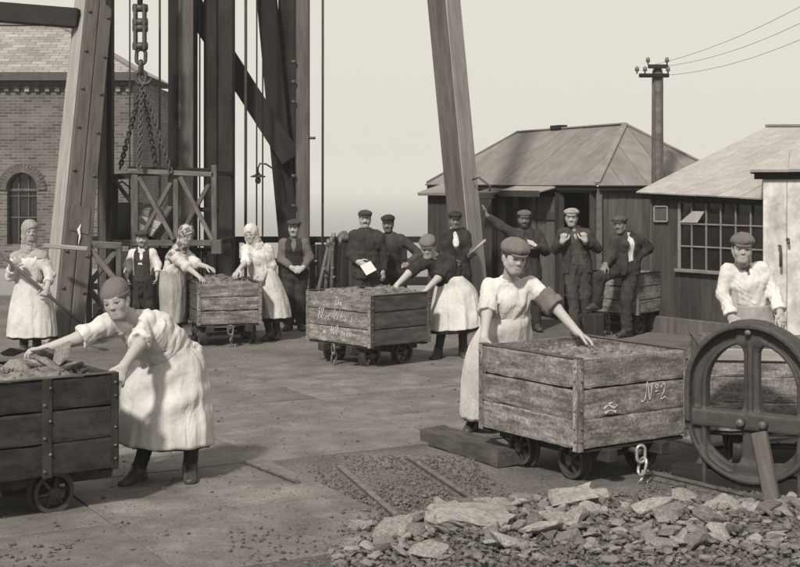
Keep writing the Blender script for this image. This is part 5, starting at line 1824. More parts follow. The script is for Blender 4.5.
        for S in 'LR':
            self.arm(f, S, 0, 0, 2.0)
            self.leg(f, S)
            an = P['an' + S]; d = self.foot_dir(S)
            f.limb(an - d * .03 + np.array((0, 0, -.03)) * s, an + d * .13 * s + np.array((0, 0, -.045)) * s, (.032 * s, .028 * s), (.034 * s, .018 * s), None, .02)
            self.hand(f, S)
        # neck and head
        f.limb(P['neck'] - self.up * .03, self.hp(0, -.018, -.06), .052 * s, .049 * s, None, .03)
        H = self.hell
        H(f, (0, -.014, .030), (.071, .090, .082), .02)
        H(f, (0, .027, -.032), (.053, .057, .060), .03)
        H(f, (0, .032, .010), (.059, .054, .048), .02)
        cw = .009 if self.women else .014
        self.hlimb(f, (-cw, .060, -.089 if self.women else -.092), (cw, .060, -.089 if self.women else -.092), .0165, .0165, .034)
        for sx in (-1, 1):
            H(f, (sx * .033, .055, -.027), (.024, .022, .023), .025)
            self.hlimb(f, (sx * .049, .004, -.050), (sx * .022, .050, -.086), .018, .015, .034)
        wm = self.women
        self.hlimb(f, (-.034, .074, .026), (.034, .074, .026), .007 if wm else .011, .007 if wm else .011, .02)
        for sx in (-1, 1): H(f, (sx * .031, .103, .003), (.019, .019, .0125), .012, 'sub')
        for sx in (-1, 1):
            self.hlimb(f, (sx * .019, .0815, .0115), (sx * .044, .0765, .0095), .0058, .0055, .005)
            self.hlimb(f, (sx * .020, .0800, -.0075), (sx * .043, .0755, -.0065), .0050, .0050, .006)
        self.hlimb(f, (0, .080, .014), (0, .094 if wm else .101, -.021 if wm else -.025), .0072 if wm else .0085, .0088 if wm else .0115, .014)
        for sx in (-1, 1): H(f, (sx * (.0088 if wm else .0115), .086 if wm else .091, -.026 if wm else -.029), (.0065, .009, .0065) if wm else (.0085, .010, .008), .009)
        H(f, (0, .072, -.060), (.024, .010, .016), .018)
        sm = self.smile
        for sx in (-1, 1):
            cx, cz = .018 + .005 * sm, .0015 + .006 * sm
            self.hlimb(f, (0, .0758, -.0582), (sx * cx, .0715 - .002 * sm, -.0625 + cz), .0054, .0036, .006)
            self.hlimb(f, (0, .0752, -.0690), (sx * cx * .9, .0715 - .002 * sm, -.0650 + cz), .0060, .0040, .006)
            if sm: H(f, (sx * .035, .058, -.028), (.019, .017, .016), .016)
        for sx in (-1, 1):
            H(f, (sx * .071, -.008, -.008), (.010, .022, .032), .008)
        hp0, Hm, hk = P['head'], self.H, self.hk
        beard, stache = self.beard, self.stache
        def attr(pos):
            q = ((pos - hp0) @ Hm.T) / hk
            x, y, z = np.abs(q[:, 0]), q[:, 1], q[:, 2]
            t = np.ones(len(pos))
            inhead = (np.linalg.norm(q, axis=1) < .16)
            br = inhead & (y > .05) & (x > .011) & (x < .047) & (np.abs(z - (.0285 - .05 * (x - .028) ** 2 / .02 )) < .0048)
            t[br] = .62
            ey = inhead & (y > .045) & (((x - .031) / .021) ** 2 + ((z - .004) / .0115) ** 2 < 1)
            t[ey] = .86  # eye socket shadow painted as a darker skin tone
            la = inhead & (y > .05) & (x > .016) & (x < .047) & (np.abs(z - .0085 + 2.2 * (x - .031) ** 2 * 4) < .0034)
            t[la] = .58
            li = inhead & (y > .062) & (x < .021 + .004 * self.smile) & (np.abs(z + .0635 - .3 * self.smile * x * .35) < .0105 * (1 - (x / (.023 + .004 * self.smile)) ** 2))
            t[li] = .88
            sl = inhead & (y > .058) & (x < .020 + .005 * self.smile) & (np.abs(z + .0636 - (.0015 + .006 * self.smile) * (x / .02) ** 2) < .0026)
            t[sl] = .62
            no = inhead & (not self.women) & (y > .08) & (((x - .0100) / .004) ** 2 + ((z + .0350) / .003) ** 2 < 1)
            t[no] = .75
            ck = inhead & (y > .03) & (((x - .036) / .02) ** 2 + ((z + .03) / .02) ** 2 < 1)
            t[ck] *= .93
            if stache:
                m = inhead & (y > .055) & (x < .034) & (z < -.040) & (z > -.0595 - .35 * np.maximum(x - .012, 0))
                t[m] = 1 - .8 * stache
            if beard:
                m = inhead & (y > -.01) & (z < -.045 - .02 * (x < .03)) & (z > -.13) & ~li
                t[m] = 1 - .75 * beard
            return t
        me = self.put('body', f, 'skin_sooty' if self.soot else 'skin', attr)
        # eyes
        for sx in (-1, 1):
            V, F, T = [], [], []
            c = self.hp(sx * .0315, .0722, .0018)
            n, m = 12, 12
            r = .0135 * hk
            for i in range(m + 1):
                a = math.pi * i / m
                for j in range(n):
                    b = 2 * math.pi * j / n
                    l = np.array((math.sin(a) * math.cos(b), math.cos(a), math.sin(a) * math.sin(b)))
                    V.append(c + r * (l[0] * Hm[0] + l[1] * Hm[1] + l[2] * Hm[2]))
                    T.append(.15 if i <= 2 else .80)
            for i in range(m):
                for j in range(n): F.append((i * n + j, i * n + (j + 1) % n, (i + 1) * n + (j + 1) % n, (i + 1) * n + j))
            o = link('eye', np_mesh('eye', np.array(V), np.array(F), 'eye', True, np.array(T)), self.root)
        return me
    # ---- hair and headgear (head space)
    def headgrid(self, m=.2, h=None):
        h = h or (.0058 if self.near else .0085)
        c = self.P['head']; m = m * self.hk
        return self.grid(c - m, c + m, h)
    def hair(self, low=-.05, mat='hair'):
        f = self.headgrid(.16)
        self.hell(f, (0, -.018, .026), (.079, .097, .089), .01)
        self.hell(f, (0, -.05, -.02), (.068, .062, .065), .02)
        self.hell(f, (0, .085, -.045), (.066, .085, .085), .008, 'sub')
        f.halfspace(self.hp(0, 0, low), -self.H[2] * 1.0 + self.H[1] * .25)
        self.put('hair', f, mat)
    def cap(self, mat='cloth_charcoal', puff=1.0, peak=True, tilt=0.0, low=.045, back=0.0):
        f = self.headgrid(.21)
        H = self.hell
        # band round the head, soft crown falling forward onto the peak
        hgt = .060 if self.women else .044
        self.hell(f, (0, -.014, low + .010), (.079, .098, .045), .012)
        H(f, (.004, -.010 - back, low + .030), (.083 * puff, .103 * puff, hgt), .022)
        H(f, (tilt, .034, low + .028), (.072 * puff, .066, .030), .022)
        H(f, (0, -.012, low - .045), (.070, .090, .060), .004, 'sub')
        f.halfspace(self.hp(0, 0, low - .012), -self.H[2])
        self.put('cap', f, mat, fold=.0026, wl=.08)
        if peak:
            g = self.headgrid(.21)
            c = self.hp(0, .084, low + .000)
            fr = np.stack([self.H[0], nz(self.H[1] - self.H[2] * .42), nz(self.H[2] + self.H[1] * .42)])
            g.ell(c, np.array((.064, .034, .0100)) * self.hk, fr, .004)
            g.halfspace(self.hp(0, .052, 0), -self.H[1])
            self.put('cap_peak', g, mat)
    def bonnet(self, mat='cloth_mid'):
        """close cloth cap wrapped over the hair down to the brow"""
        f = self.headgrid(.2)
        self.hell(f, (0, -.018, .040), (.084, .102, .080), .02)
        self.hell(f, (.0, -.070, .000), (.064, .052, .060), .03)
        self.hell(f, (.008, -.035, .080), (.062, .07, .048), .03)
        f.wrinkle(.0022, .10, self.seed)
        self.hell(f, (0, .03, -.090), (.14, .175, .112), .006, 'sub')
        self.put('cloth_cap', f, mat)
        g = self.headgrid(.2)                              # turned-up band along the brow
        self.hell(g, (0, -.018, .040), (.0875, .1055, .0835), .02)
        self.hell(g, (0, .03, -.090), (.14, .175, .112), .004, 'sub')
        self.hell(g, (0, .03, -.067), (.30, .30, .1125), .004, 'and')
        self.put('cap_band', g, mat)
    def scarf(self, mat='cloth_white', shoulders=True):
        f = self.headgrid(.30, .0075 if self.near else .0095)
        H = self.hell
        H(f, (0, -.014, .030), (.090, .110, .100), .02)
        H(f, (0, -.022, -.07), (.083, .085, .085), .04)
        if shoulders:
            P = self.P
            f.limb(self.hp(0, -.02, -.09), P['neck'] - self.up * .03 - self.fwd * .0, .075 * self.hk, (.12 * self.k, .085 * self.k), self.right, .04, wr=.006, seed=self.seed, wl=.06)
            f.limb(P['neck'] + self.fwd * .08, P['neck'] - self.up * .13 + self.fwd * .10, (.05, .035), (.035, .025), self.right, .03, wr=.004, seed=3, wl=.05)
        f.wrinkle(.005, .08, self.seed)
        H(f, (0, .105, -.034), (.055, .085, .083), .012, 'sub')
        self.put('headscarf', f, mat)
    # ---- clothes
    def shawl(self, mat, drop=.2, g=.030, front=None):
        f = self.cgrid(['pelvis', 'neck', 'shL', 'shR'], .2)
        self.torso(f, g, .03)
        for S in 'LR': self.arm(f, S, g * .9, g * .9, .55, .03)
        f.wrinkle(.007, .11, self.seed + 4)
        f.halfspace(self.P['neck'] - self.up * drop, -self.up + self.fwd * .15, .012)
        f.limb(self.P['neck'] + self.up * .025, self.P['head'], .066, .11, None, .006, 'sub', flat0=True)
        if front is not None: f.halfspace(self.P['neck'] + self.fwd * front, self.fwd)
        self.put('shawl', f, mat)
    def cgrid(self, names, m=.2, h=None, lo_z=None):
        pts = np.array([self.P[n] for n in names])
        lo, hi = pts.min(0) - m, pts.max(0) + m
        h = h or (.0085 if self.near else .0115)
        return self.grid(lo, hi, h)
    def blouse(self, mat='cloth_blouse', sleeve=.95, cuff=.010, g=.011, wr=.006, collar=True, open_neck=True, name='blouse', fold=.0075):
        f = self.cgrid(['pelvis', 'neck', 'shL', 'shR', 'elL', 'elR', 'wrL', 'wrR'])
        self.torso(f, g, .035)
        if self.women:                                    # loose bodice bloused over the waistband
            P, s = self.P, self.k
            ch = P['pelvis'] + (P['neck'] - P['pelvis']) * .66; wa = P['pelvis'] + (P['neck'] - P['pelvis']) * .30
            f.limb(ch + self.fwd * .022, wa + self.fwd * .022, (.146 * s + g, .116 * s + g), (.142 * s + g, .112 * s + g), self.right, .05)
            f.limb(wa + self.up * .02 + self.fwd * .015, wa - self.up * .015 + self.fwd * .015, (.150 * s + g, .112 * s + g), (.125 * s + g, .092 * s + g), self.right, .02)
        for S in 'LR': self.arm(f, S, g + .006, g + .004, sleeve, .03, wr * .35, cuff)
        if open_neck:
            f.limb(self.P['neck'] + self.fwd * .09 + self.up * .05, self.P['neck'] + self.fwd * .105 - self.up * .05, .050, .014, self.right, .006, 'sub')
        f.limb(self.P['neck'] + self.up * .03, self.P['neck'] + nz(self.P['head'] - self.P['neck']) * .25, .070, .11, None, .006, 'sub', flat0=True)
        self.put(name, f, mat, fold=fold)
        if self.women and name == 'blouse' and open_neck:
            ch = self.P['pelvis'] + (self.P['neck'] - self.P['pelvis']) * .66; dep = .116 * self.k + g + .022
            q = self.cgrid(['neck', 'pelvis'], .2, .007)
            q.limb(self.P['neck'] + self.fwd * .075 - self.up * .045, ch + self.fwd * (dep - .002), (.016, .006), (.016, .006), self.right, .006)
            q.limb(ch + self.fwd * (dep - .002), ch + self.fwd * (dep - .004) - self.up * .12, (.016, .006), (.016, .006), self.right, .006)
            self.put('placket', q, mat, fold=.003)
        if collar:
            c = self.cgrid(['neck', 'head'], .14, .0075)
            c.limb(self.P['neck'] - self.up * .02, self.P['neck'] + self.up * .035, .072 * self.k, .066 * self.k, None, .01, flat1=True, wr=.004, wl=.05)
            c.limb(self.P['neck'] + self.fwd * .11 + self.up * .06, self.P['neck'] + self.fwd * .11 - self.up * .10, .04, .02, self.right, .006, 'sub')
            self.put('collar', c, mat)
    def shirt(self, mat='cloth_grey', sleeve=2.0, cuff=.008, g=.008, wr=.004):
        self.blouse(mat, sleeve, cuff, g, wr, True, name='shirt', fold=.003)
    def waistcoat(self, mat='cloth_dark', g=.020, vdepth=.16):
        f = self.cgrid(['pelvis', 'neck', 'shL', 'shR'])
        P = self.P
        self.torso(f, g, .03, .003)
        f.limb(P['pelvis'] - np.array((0, 0, .02)), P['pelvis'] + self.up * .1, (.152 * self.k + g, .108 * self.k + g), (.135 * self.k + g, .098 * self.k + g), self.right, .02, wr=.003)
        for S in 'LR':
            out = self.right * (1 if S == 'R' else -1)
            f.halfspace(P['sh' + S] - out * .025, out, .01)
        f.limb(P['neck'] + self.up * .02, P['head'], .068, .11, None, .006, 'sub', flat0=True)
        f.halfspace(P['pelvis'] - np.array((0, 0, .01)), (0, 0, -1), .006)
        f.limb(P['neck'] + self.fwd * .10 + self.up * .08, P['neck'] + self.fwd * .135 - self.up * vdepth, .075, .012, self.right, .006, 'sub')
        self.put('waistcoat', f, mat, fold=.003)
    def jacket(self, mat='cloth_dark', g=.032, vdepth=.20, length=.14, open_w=.012, sleeve=1.95, wr=.0065):
        f = self.cgrid(['pelvis', 'neck', 'shL', 'shR', 'elL', 'elR', 'wrL', 'wrR'], .22)
        P, s = self.P, self.k
        self.torso(f, g, .035, wr * .7)
        f.limb(P['pelvis'] + self.up * .1, P['pelvis'] - np.array((0, 0, length)), (.14 * s + g, .10 * s + g), (.165 * s + g, .118 * s + g), self.right, .03, flat1=True, wr=wr * .6, seed=self.seed + 3)
        for S in 'LR': self.arm(f, S, g * .62, g * .5, sleeve, .03, wr * .3, 0)
        f.limb(P['neck'] + self.up * .03, P['head'], .072, .11, None, .006, 'sub', flat0=True)
        f.limb(P['neck'] + self.fwd * .12 + self.up * .08, P['neck'] + self.fwd * .15 - self.up * vdepth, .062, .02 + open_w, self.right, .006, 'sub')
        if open_w > 0: f.limb(P['neck'] + self.fwd * .16 - self.up * vdepth, P['pelvis'] + self.fwd * .17 - np.array((0, 0, length)), .02 + open_w, .03 + open_w * 2, self.right, .006, 'sub')
        self.put('jacket', f, mat, fold=.0075)
        # turned collar
        c = self.cgrid(['neck'], .16, .0085)
        c.limb(P['neck'] - self.up * .035, P['neck'] + self.up * .03 - self.fwd * .012, .095 * s, .078 * s, None, .01, flat1=True)
        c.limb(P['neck'] + self.fwd * .11 + self.up * .08, P['neck'] + self.fwd * .12 - self.up * .12, .062, .03, self.right, .006, 'sub')
        self.put('collar', c, mat)
    def neckerchief(self, mat='cloth_white', drop=.12, w=.04):
        f = self.cgrid(['neck'], .2, .008)
        P = self.P
        f.limb(P['neck'] - self.up * .01, P['neck'] + self.up * .025, .066 * self.k, .062 * self.k, None, .01, wr=.003, wl=.04)
        f.limb(P['neck'] + self.fwd * .06, P['neck'] + self.fwd * .135 - self.up * drop, (w, .014), (w * .7, .012), self.right, .02, wr=.003, wl=.05)
        self.put('neckerchief', f, mat, fold=.004, wl=.06)
    def trousers(self, mat='cloth_dark', g=.016, wr=.006, upto=.98):
        f = self.cgrid(['pelvis', 'knL', 'knR', 'anL', 'anR', 'hipL', 'hipR'], .17)
        P, s = self.P, self.k
        f.limb(P['pelvis'] + self.up * .08, P['pelvis'] - np.array((0, 0, .03)), (.138 * s + g, .100 * s + g), (.150 * s + g, .108 * s + g), self.hr, .02, flat0=True)
        for S in 'LR':
            self.leg(f, S, g, g + .016, .035, wr * .3, upto)
        self.put('trousers', f, mat, fold=.0075)
    def oversleeve(self, S, mat, t0=.5, t1=.97, g=.022):  # dark piece over the lower sleeve: its dirt and shading as colour
        P = self.P; a, b = P['sh' + S], P['el' + S]
        f = self.cgrid(['sh' + S, 'el' + S], .12)
        f.limb(a + (b - a) * t0, a + (b - a) * t1, .047 * self.k + g, .045 * self.k + g + .004, None, .01, flat0=True, flat1=True)
        self.put('oversleeve', f, mat, fold=.006, wl=.09)
    def belt(self, mat='leather', z=.06, g=.024):
        f = self.cgrid(['pelvis'], .24, .0085)
        p = self.P['pelvis'] + self.up * z
        f.limb(p - self.up * .02, p + self.up * .02, (.145 * self.k + g, .104 * self.k + g), (.142 * self.k + g, .103 * self.k + g), self.right, .003, flat0=True, flat1=True)
        self.put('belt', f, mat)
    def boots(self, mat='leather', high=.10):
        P, s = self.P, self.k
        for S in 'LR':
            an = P['an' + S]; d = self.foot_dir(S); gz = an[2] - .075 * s
            lo = an - .24; hi = an + .24; hi[2] = an[2] + high + .06; lo[2] = gz - .02
            f = self.grid(lo, hi, .0075 if self.near else .01)
            z = np.array((0, 0, 1.0))
            side = np.cross(d, z)
            heel = np.array((an[0], an[1], gz)) - d * .045 * s; toe = np.array((an[0], an[1], gz)) + d * .165 * s
            f.limb(heel + z * .032 * s, toe + z * .026 * s, (.040 * s, .036 * s), (.042 * s, .030 * s), side, .02)
            f.limb(an - d * .01 + z * high, heel + d * .03 + z * .045 * s, .050 * s, .044 * s, None, .03, flat0=True, wr=.003, wl=.05)
            f.limb(an + z * .01, toe - d * .05 + z * .035 * s, .046 * s, .036 * s, None, .03)
            f.halfspace((0, 0, gz + .004), (0, 0, -1), .003)
            self.put('boot', f, mat)
    def skirt(self, rings, mat='cloth_dark', name='skirt', amp=.05, seed=0, arc=None, offs=0.0, thick=0.0, levels=30, nth=110, drag=.0):
        """lofted cloth: rings (u, v, half width px, half depth m, dy, hem tilt px); arc = (centre deg, half width deg) for an apron"""
        R = np.random.RandomState(seed)
        C, rx, ry, ti = [], [], [], []
        for r in rings:
            Yr = self.Y + r[4]
            C.append(np.array(A(r[0], r[1], Yr)) - self.b); rx.append(r[2] / FOC * Yr); ry.append(r[3]); ti.append((r[5] if len(r) > 5 else 0) / FOC * Yr)
        D = np.column_stack([np.array(C), rx, ry, ti])
        n = len(D)
        out = []
        for l in range(levels + 1):
            t = l / levels * (n - 1); i = min(int(t), n - 2); q = t - i
            p0, p1, p2, p3 = D[max(i - 1, 0)], D[i], D[i + 1], D[min(i + 2, n - 1)]
            out.append(.5 * ((2 * p1) + (-p0 + p2) * q + (2 * p0 - 5 * p1 + 4 * p2 - p3) * q * q + (-p0 + 3 * p1 - 3 * p2 + p3) * q ** 3))
        out = np.array(out)
        if arc is None: th = np.linspace(0, 2 * np.pi, nth, endpoint=False)
        else: th = np.radians(np.linspace(arc[0] - arc[1], arc[0] + arc[1], nth))
        tt = np.linspace(0, 1, levels + 1)[:, None]
        T = th[None, :]
        fold = 0
        for (m, a) in ((3, .35), (6, .45), (10, .40), (15, .30), (23, .16)):
            w = m * T + R.uniform(0, 6.28) + R.uniform(-2.2, 2.2) * tt + .7 * np.sin(2.3 * T + R.uniform(0, 6.28))
            fold = fold + a * (1 - 1.7 * np.abs(np.sin(w / 2))) * (.55 + .45 * np.sin(3.1 * tt + R.uniform(0, 6.28)))
        e = .30 + .70 * tt
        sc = 1 + amp * 1.35 * e * fold + .022 * np.exp(-tt / .10) * np.sin(34 * T + 2 * np.sin(5 * T))
        if drag:
            for q in range(5):
                a0, b0, t0, th0 = R.uniform(2, 5), R.uniform(14, 22), R.uniform(.1, .8), R.uniform(-2.6, -.6)
                sc = sc + drag * np.cos(b0 * (tt - t0) + a0 * (T - th0)) * np.exp(-((tt - t0) / .22) ** 2 - ((T - th0) / .8) ** 2)
        X = out[:, 0:1] + (out[:, 3:4] * sc + offs) * np.cos(T)
        Yy = out[:, 1:2] + (out[:, 4:5] * sc + offs) * np.sin(T)
        Z = out[:, 2:3] - out[:, 5:6] * np.cos(T) + .004 * np.sin(9 * T) * tt
        V = np.stack([X, Yy, Z], 2).reshape(-1, 3)
        F = []
        m = nth
        last = m if arc is None else m - 1
        for l in range(levels):
            for j in range(last):
                F.append((l * m + j, (l + 1) * m + j, (l + 1) * m + (j + 1) % m, l * m + (j + 1) % m))
        V = list(V)
        if arc is None:
            # turn the hem in and close the waist
            k = len(V)
            c = out[-1, :3]
            for j in range(m): V.append(c + (V[levels * m + j] - c) * .86 + np.array((0, 0, .05)))
            for j in range(m): F.append((levels * m + j, k + j, k + (j + 1) % m, levels * m + (j + 1) % m))
            c0 = len(V); V.append(out[0, :3]); V.append(c + np.array((0, 0, .06)))
            tri = []
            for j in range(0, m, 2):
                F.append((j, (j + 1) % m, (j + 2) % m, c0)); F.append((k + j, c0 + 1, k + (j + 2) % m, k + (j + 1) % m))
        me = np_mesh(name, np.array(V), np.array(F), mat)
        o = link(name, me, self.root)
        if arc is not None:
            md = o.modifiers.new('thickness', 'SOLIDIFY'); md.thickness = .006; md.offset = 0
        return o
    def stocking(self, mat='cloth_dark'):
        f = self.cgrid(['knL', 'knR', 'anL', 'anR'], .12, .011)
        P, s = self.P, self.k
        g = .006
        for S in 'LR':
            # one stocking at a time
            f = self.grid(np.minimum(P['kn' + S], P['an' + S]) - .12, np.maximum(P['kn' + S], P['an' + S]) + .12, .0095)
            f.limb(P['kn' + S], P['an' + S], .052 * s + g, .040 * s + g, None, .01, wr=.002, wl=.05)
            self.put('stocking', f, mat)

def at(P, x=0, y=0, z=0): return np.array((P[0] + x, P[1] + y, P[2] + z))
# ---------------------------------------------------------------- the figures, front to back
def woman_left():
    p = Figure('woman in pale blouse and long white apron bending over the black tub at left', 9.0,
        dict(head=(116, 300, -.28), neck=(133, 320, -.12), shL=(108, 324, -.22), shR=(145, 321, -.10), elL=(79, 338, -.30), wrL=(45, 349, -.32),
             elR=(139, 345, -.36), wrR=(124, 366, -.58), pelvis=(181, 362, .12), anL=(138, None, -.02), anR=(190, None, .05)),
        yaw=-6, pitch=14, roll=-13, hk=1.07, near=True, women=True, feet=(-25, 10), seed=2,
        hands=dict(L=dict(palm=(0, .2, -1), curl=.5, dir=(-1, -.05, -.1)), R=dict(dir=(-.35, -.45, -.9), palm=(-.3, .6, -.5), curl=.35, spread=.35)))
    p.body(); p.hair(-.04); p.bonnet('cloth_mid')
    p.blouse('cloth_blouse', .93, .014, .011, .0075)
    p.neckerchief('cloth_grey', .13, .05)
    R = [(167, 341, 15, .12, .06), (174, 355, 25, .17, .10), (168, 378, 38, .23, .10), (166, 405, 43, .27, .08), (166, 441, 45, .30, .06, 2)]
    p.skirt([(a[0] + 1, a[1] + (2 if i == 4 else 0), a[2] - 1.0, a[3] - .01, *a[4:]) for i, a in enumerate(R)], 'cloth_dark', 'skirt', .03, 3)
    p.skirt(R, 'cloth_white', 'apron', .065, 4, arc=(-95, 158), offs=.018, drag=.08)
    p.belt('cloth_mid', .12, .024)
    p.stocking('cloth_dark'); p.boots('leather', .06)
woman_left()

def woman_centre():
    p = Figure('young woman in puffy cloth cap and white blouse leaning on tub No 2', 10.45,
        dict(head=(514, 257, -.28), neck=(508, 281, -.16), shL=(490, 288, -.15), shR=(532, 286, -.15), elL=(487, 314, -.30), wrL=(484, 338, -.46),
             elR=(556, 308, -.28), wrR=(578, 333, -.42), pelvis=(508, 336, .02), anL=(473, None, .40), anR=(508, None, .12)),
        yaw=20, pitch=13, roll=3, k=.98, hk=1.12, near=True, women=True, feet=(-20, 10), seed=12,
        hands=dict(L=dict(dir=(-.05, -.3, -.95), palm=(.4, .9, -.2), curl=.3), R=dict(dir=(.75, -.25, -.42), palm=(-.2, -.1, -1), curl=.28, spread=.4)))
    p.body(); p.hair(-.055); p.cap('cloth_mid', 1.06, True, .0, .040)
    p.blouse('cloth_blouse', .95, .015, .011, .008)
    p.oversleeve('R', 'cloth_mid', .45, 1.0, .037)
    R = [(509, 309, 16.5, .105, -.06), (507, 323, 22, .15, -.04), (500, 347, 29, .20, .05), (491, 378, 27, .22, .18), (484, 417, 22, .22, .32)]
    p.skirt([(a[0], a[1] + (2 if i == 4 else 0), a[2] - 1.5, a[3] - .015, *a[4:]) for i, a in enumerate(R)], 'cloth_dark', 'skirt', .03, 5)
    p.skirt(R, 'cloth_white', 'apron', .065, 6, arc=(-100, 150), offs=.016, drag=.05)
    p.belt('cloth_mid', .13, .030)
    p.stocking('cloth_dark'); p.boots('leather', .06)
woman_centre()

def woman_right():
    p = Figure('smiling young woman in white blouse and cloth cap behind the tippler frame', 11.2,
        dict(head=(742, 249, -.10), neck=(744, 267, 0), shL=(728, 271, 0), shR=(761, 270, .02), elL=(723, 294, -.06), wrL=(731, 316, -.18),
             elR=(772, 289, -.02), wrR=(780, 312, -.18), pelvis=(753, 318, .05)),
        yaw=-8, pitch=4, roll=2, k=.93, hk=1.05, smile=1.0, near=True, women=True, seed=15,
        hands=dict(L=dict(dir=(.2, -.4, -.8), palm=(.4, .6, -.5)), R=dict(dir=(.2, -.4, -.8), palm=(-.4, .6, -.5))))
    p.body(); p.hair(-.05); p.cap('cloth_mid', 1.0, True, 0, .042)
    p.blouse('cloth_white', 1.92, .010, .011, .008)
    p.neckerchief('cloth_mid', .15, .035)
    R = [(752, 305, 17, .13, .0), (753, 325, 25, .17, .03), (754, 360, 31, .20, .03), (754, 396, 34, .24, .03)]
    p.skirt(R, 'cloth_grey', 'skirt', .05, 8)
    p.belt('cloth_white', .11, .03)
    p.stocking('cloth_dark'); p.boots('leather', .06)
woman_right()

def woman_middle():
    p = Figure('woman in dark blouse, cap and white apron leaning on the middle tub', 15.25,
        dict(head=(428, 247, -.14), neck=(437, 257, -.05), shL=(425, 262, -.12), shR=(446, 260, .02), elL=(409, 273, -.24), wrL=(397, 285, -.32),
             elR=(438, 278, -.14), wrR=(428, 288, -.24), pelvis=(453, 288, .12), anL=(438, None, .0), anR=(463, None, .16)),
        yaw=-8, pitch=22, roll=-3, k=.98, hk=1.06, women=True, feet=(-25, 5), seed=22,
        hands=dict(L=dict(palm=(0, 0, -1), curl=.3), R=dict(dir=(-.6, -.3, -.5), palm=(0, 0, -1), curl=.3)))
    p.body(); p.hair(-.05); p.cap('cloth_mid', .98, True, 0, .042)
    p.blouse('cloth_dark', .95, .012, .011, .006)
    R = [(449, 276, 11.5, .12, .05), (455, 289, 19, .18, .09), (456, 308, 23, .23, .08), (455, 328, 24.5, .27, .05, -2)]
    p.skirt([(a[0], a[1] + (3.2 if i == 3 else 0), a[2] - .3, a[3] - .005, *a[4:]) for i, a in enumerate(R)], 'cloth_dark', 'skirt', .03, 9)
    p.skirt(R, 'cloth_white', 'apron', .08, 10, arc=(-95, 150), offs=.016, drag=.03)
    p.stocking('cloth_dark'); p.boots('leather', .08)
woman_middle()

def woman_shovel():
    p = Figure('woman in pale headscarf and long white pinafore holding a long shovel handle', 16.07,
        dict(head=(30, 231, -.05), neck=(29, 249, 0), shL=(17, 258, .05), shR=(42, 257, -.05), elL=(11, 276, -.08), wrL=(12, 264, -.28),
             elR=(50, 275, -.06), wrR=(47, 288, -.20), pelvis=(31, 295, .02), anL=(24, None, 0), anR=(37, None, .06)),
        yaw=28, pitch=8, roll=0, hk=1.05, women=True, feet=(15, 25), seed=31,
        hands=dict(L=dict(dir=(.5, -.3, .3), palm=(0, 1, 0), curl=1.1), R=dict(dir=(-.2, -.4, -.6), palm=(-.3, .9, -.1), curl=1.1)))
    p.body(); p.scarf('cloth_grey'); p.blouse('cloth_white', 1.55, .010, .011, .006, open_neck=False)
    p.shawl('cloth_grey', .13, .026)
    R = [(31, 283, 14, .13, 0), (32, 298, 19, .17, 0), (32, 318, 22, .20, 0), (32, 336, 23.5, .23, 0)]
    p.skirt([(a[0], a[1] + (2 if i == 3 else 0), a[2] - .5, a[3] - .005, *a[4:]) for i, a in enumerate(R)], 'cloth_dark', 'skirt', .03, 13)
    p.skirt(R, 'cloth_white', 'apron', .08, 14, arc=(-80, 150), offs=.015)
    p.stocking('cloth_dark'); p.boots('leather', .08)
    sh = thing('shovel', 'long wooden shovel handle slanting across the woman in the white pinafore', 'shovel', tuple(A(90, 331, 15.95)), world=True)
    a, b = A(-2, 252, 15.72), A(82, 324, 15.95)
    tube('handle', [a, a.lerp(b, .5), b], .02, 'timber_mid', sh, n=8)
    d = (b - a).normalized(); n = Vector((0, 1, 0)).cross(d).normalized()
    c = b + d * .0
    q = [c + Vector((0, -.10, 0)), c + Vector((0, .10, 0)), c + d * .26 + Vector((0, .09, 0)), c + d * .30, c + d * .26 + Vector((0, -.09, 0))]
    mk('blade', [v for v in q] + [v + n * .012 for v in q], [(0, 1, 2, 3, 4), (9, 8, 7, 6, 5), (0, 5, 6, 1), (1, 6, 7, 2), (2, 7, 8, 3), (3, 8, 9, 4), (4, 9, 5, 0)], 'iron_cast', sh)
woman_shovel()

def woman_checked():
    p = Figure('woman in checked headscarf and long grey apron reaching onto the pale tub', 17.0,
        dict(head=(186.5, 235, -.1), neck=(179, 249, 0), shL=(174, 256, -.12), shR=(186, 255, .10), elL=(187, 267, -.22), wrL=(197, 275, -.32),
             elR=(197, 264, .0), wrR=(207, 267, -.08), pelvis=(171, 281, .02), anL=(170, None, -.05), anR=(178, None, .08)),
        yaw=38, pitch=20, roll=0, k=.97, hk=1.02, women=True, feet=(50, 50), seed=41,
        hands=dict(L=dict(palm=(0, 0, -1), curl=.3), R=dict(palm=(0, 0, -1), curl=.4)))
    p.body(); p.scarf('cloth_checked'); p.blouse('cloth_blouse', 1.1, .012, .011, .006)
    p.shawl('cloth_checked', .20, .026, .07)
    R = [(172, 270, 10.5, .13, 0), (172.5, 287, 12.5, .17, 0), (173, 305, 12, .18, 0), (173, 322, 11.5, .19, 0)]
    p.skirt([(a[0], a[1] + (2 if i == 3 else 0), a[2] - .3, a[3] - .005, *a[4:]) for i, a in enumerate(R)], 'cloth_dark', 'skirt', .03, 15)
    p.skirt(R, 'cloth_grey', 'apron', .08, 16, arc=(-60, 150), offs=.014)
    p.belt('cloth_white', .10, .03)
    p.stocking('cloth_dark'); p.boots('leather', .08)
woman_checked()

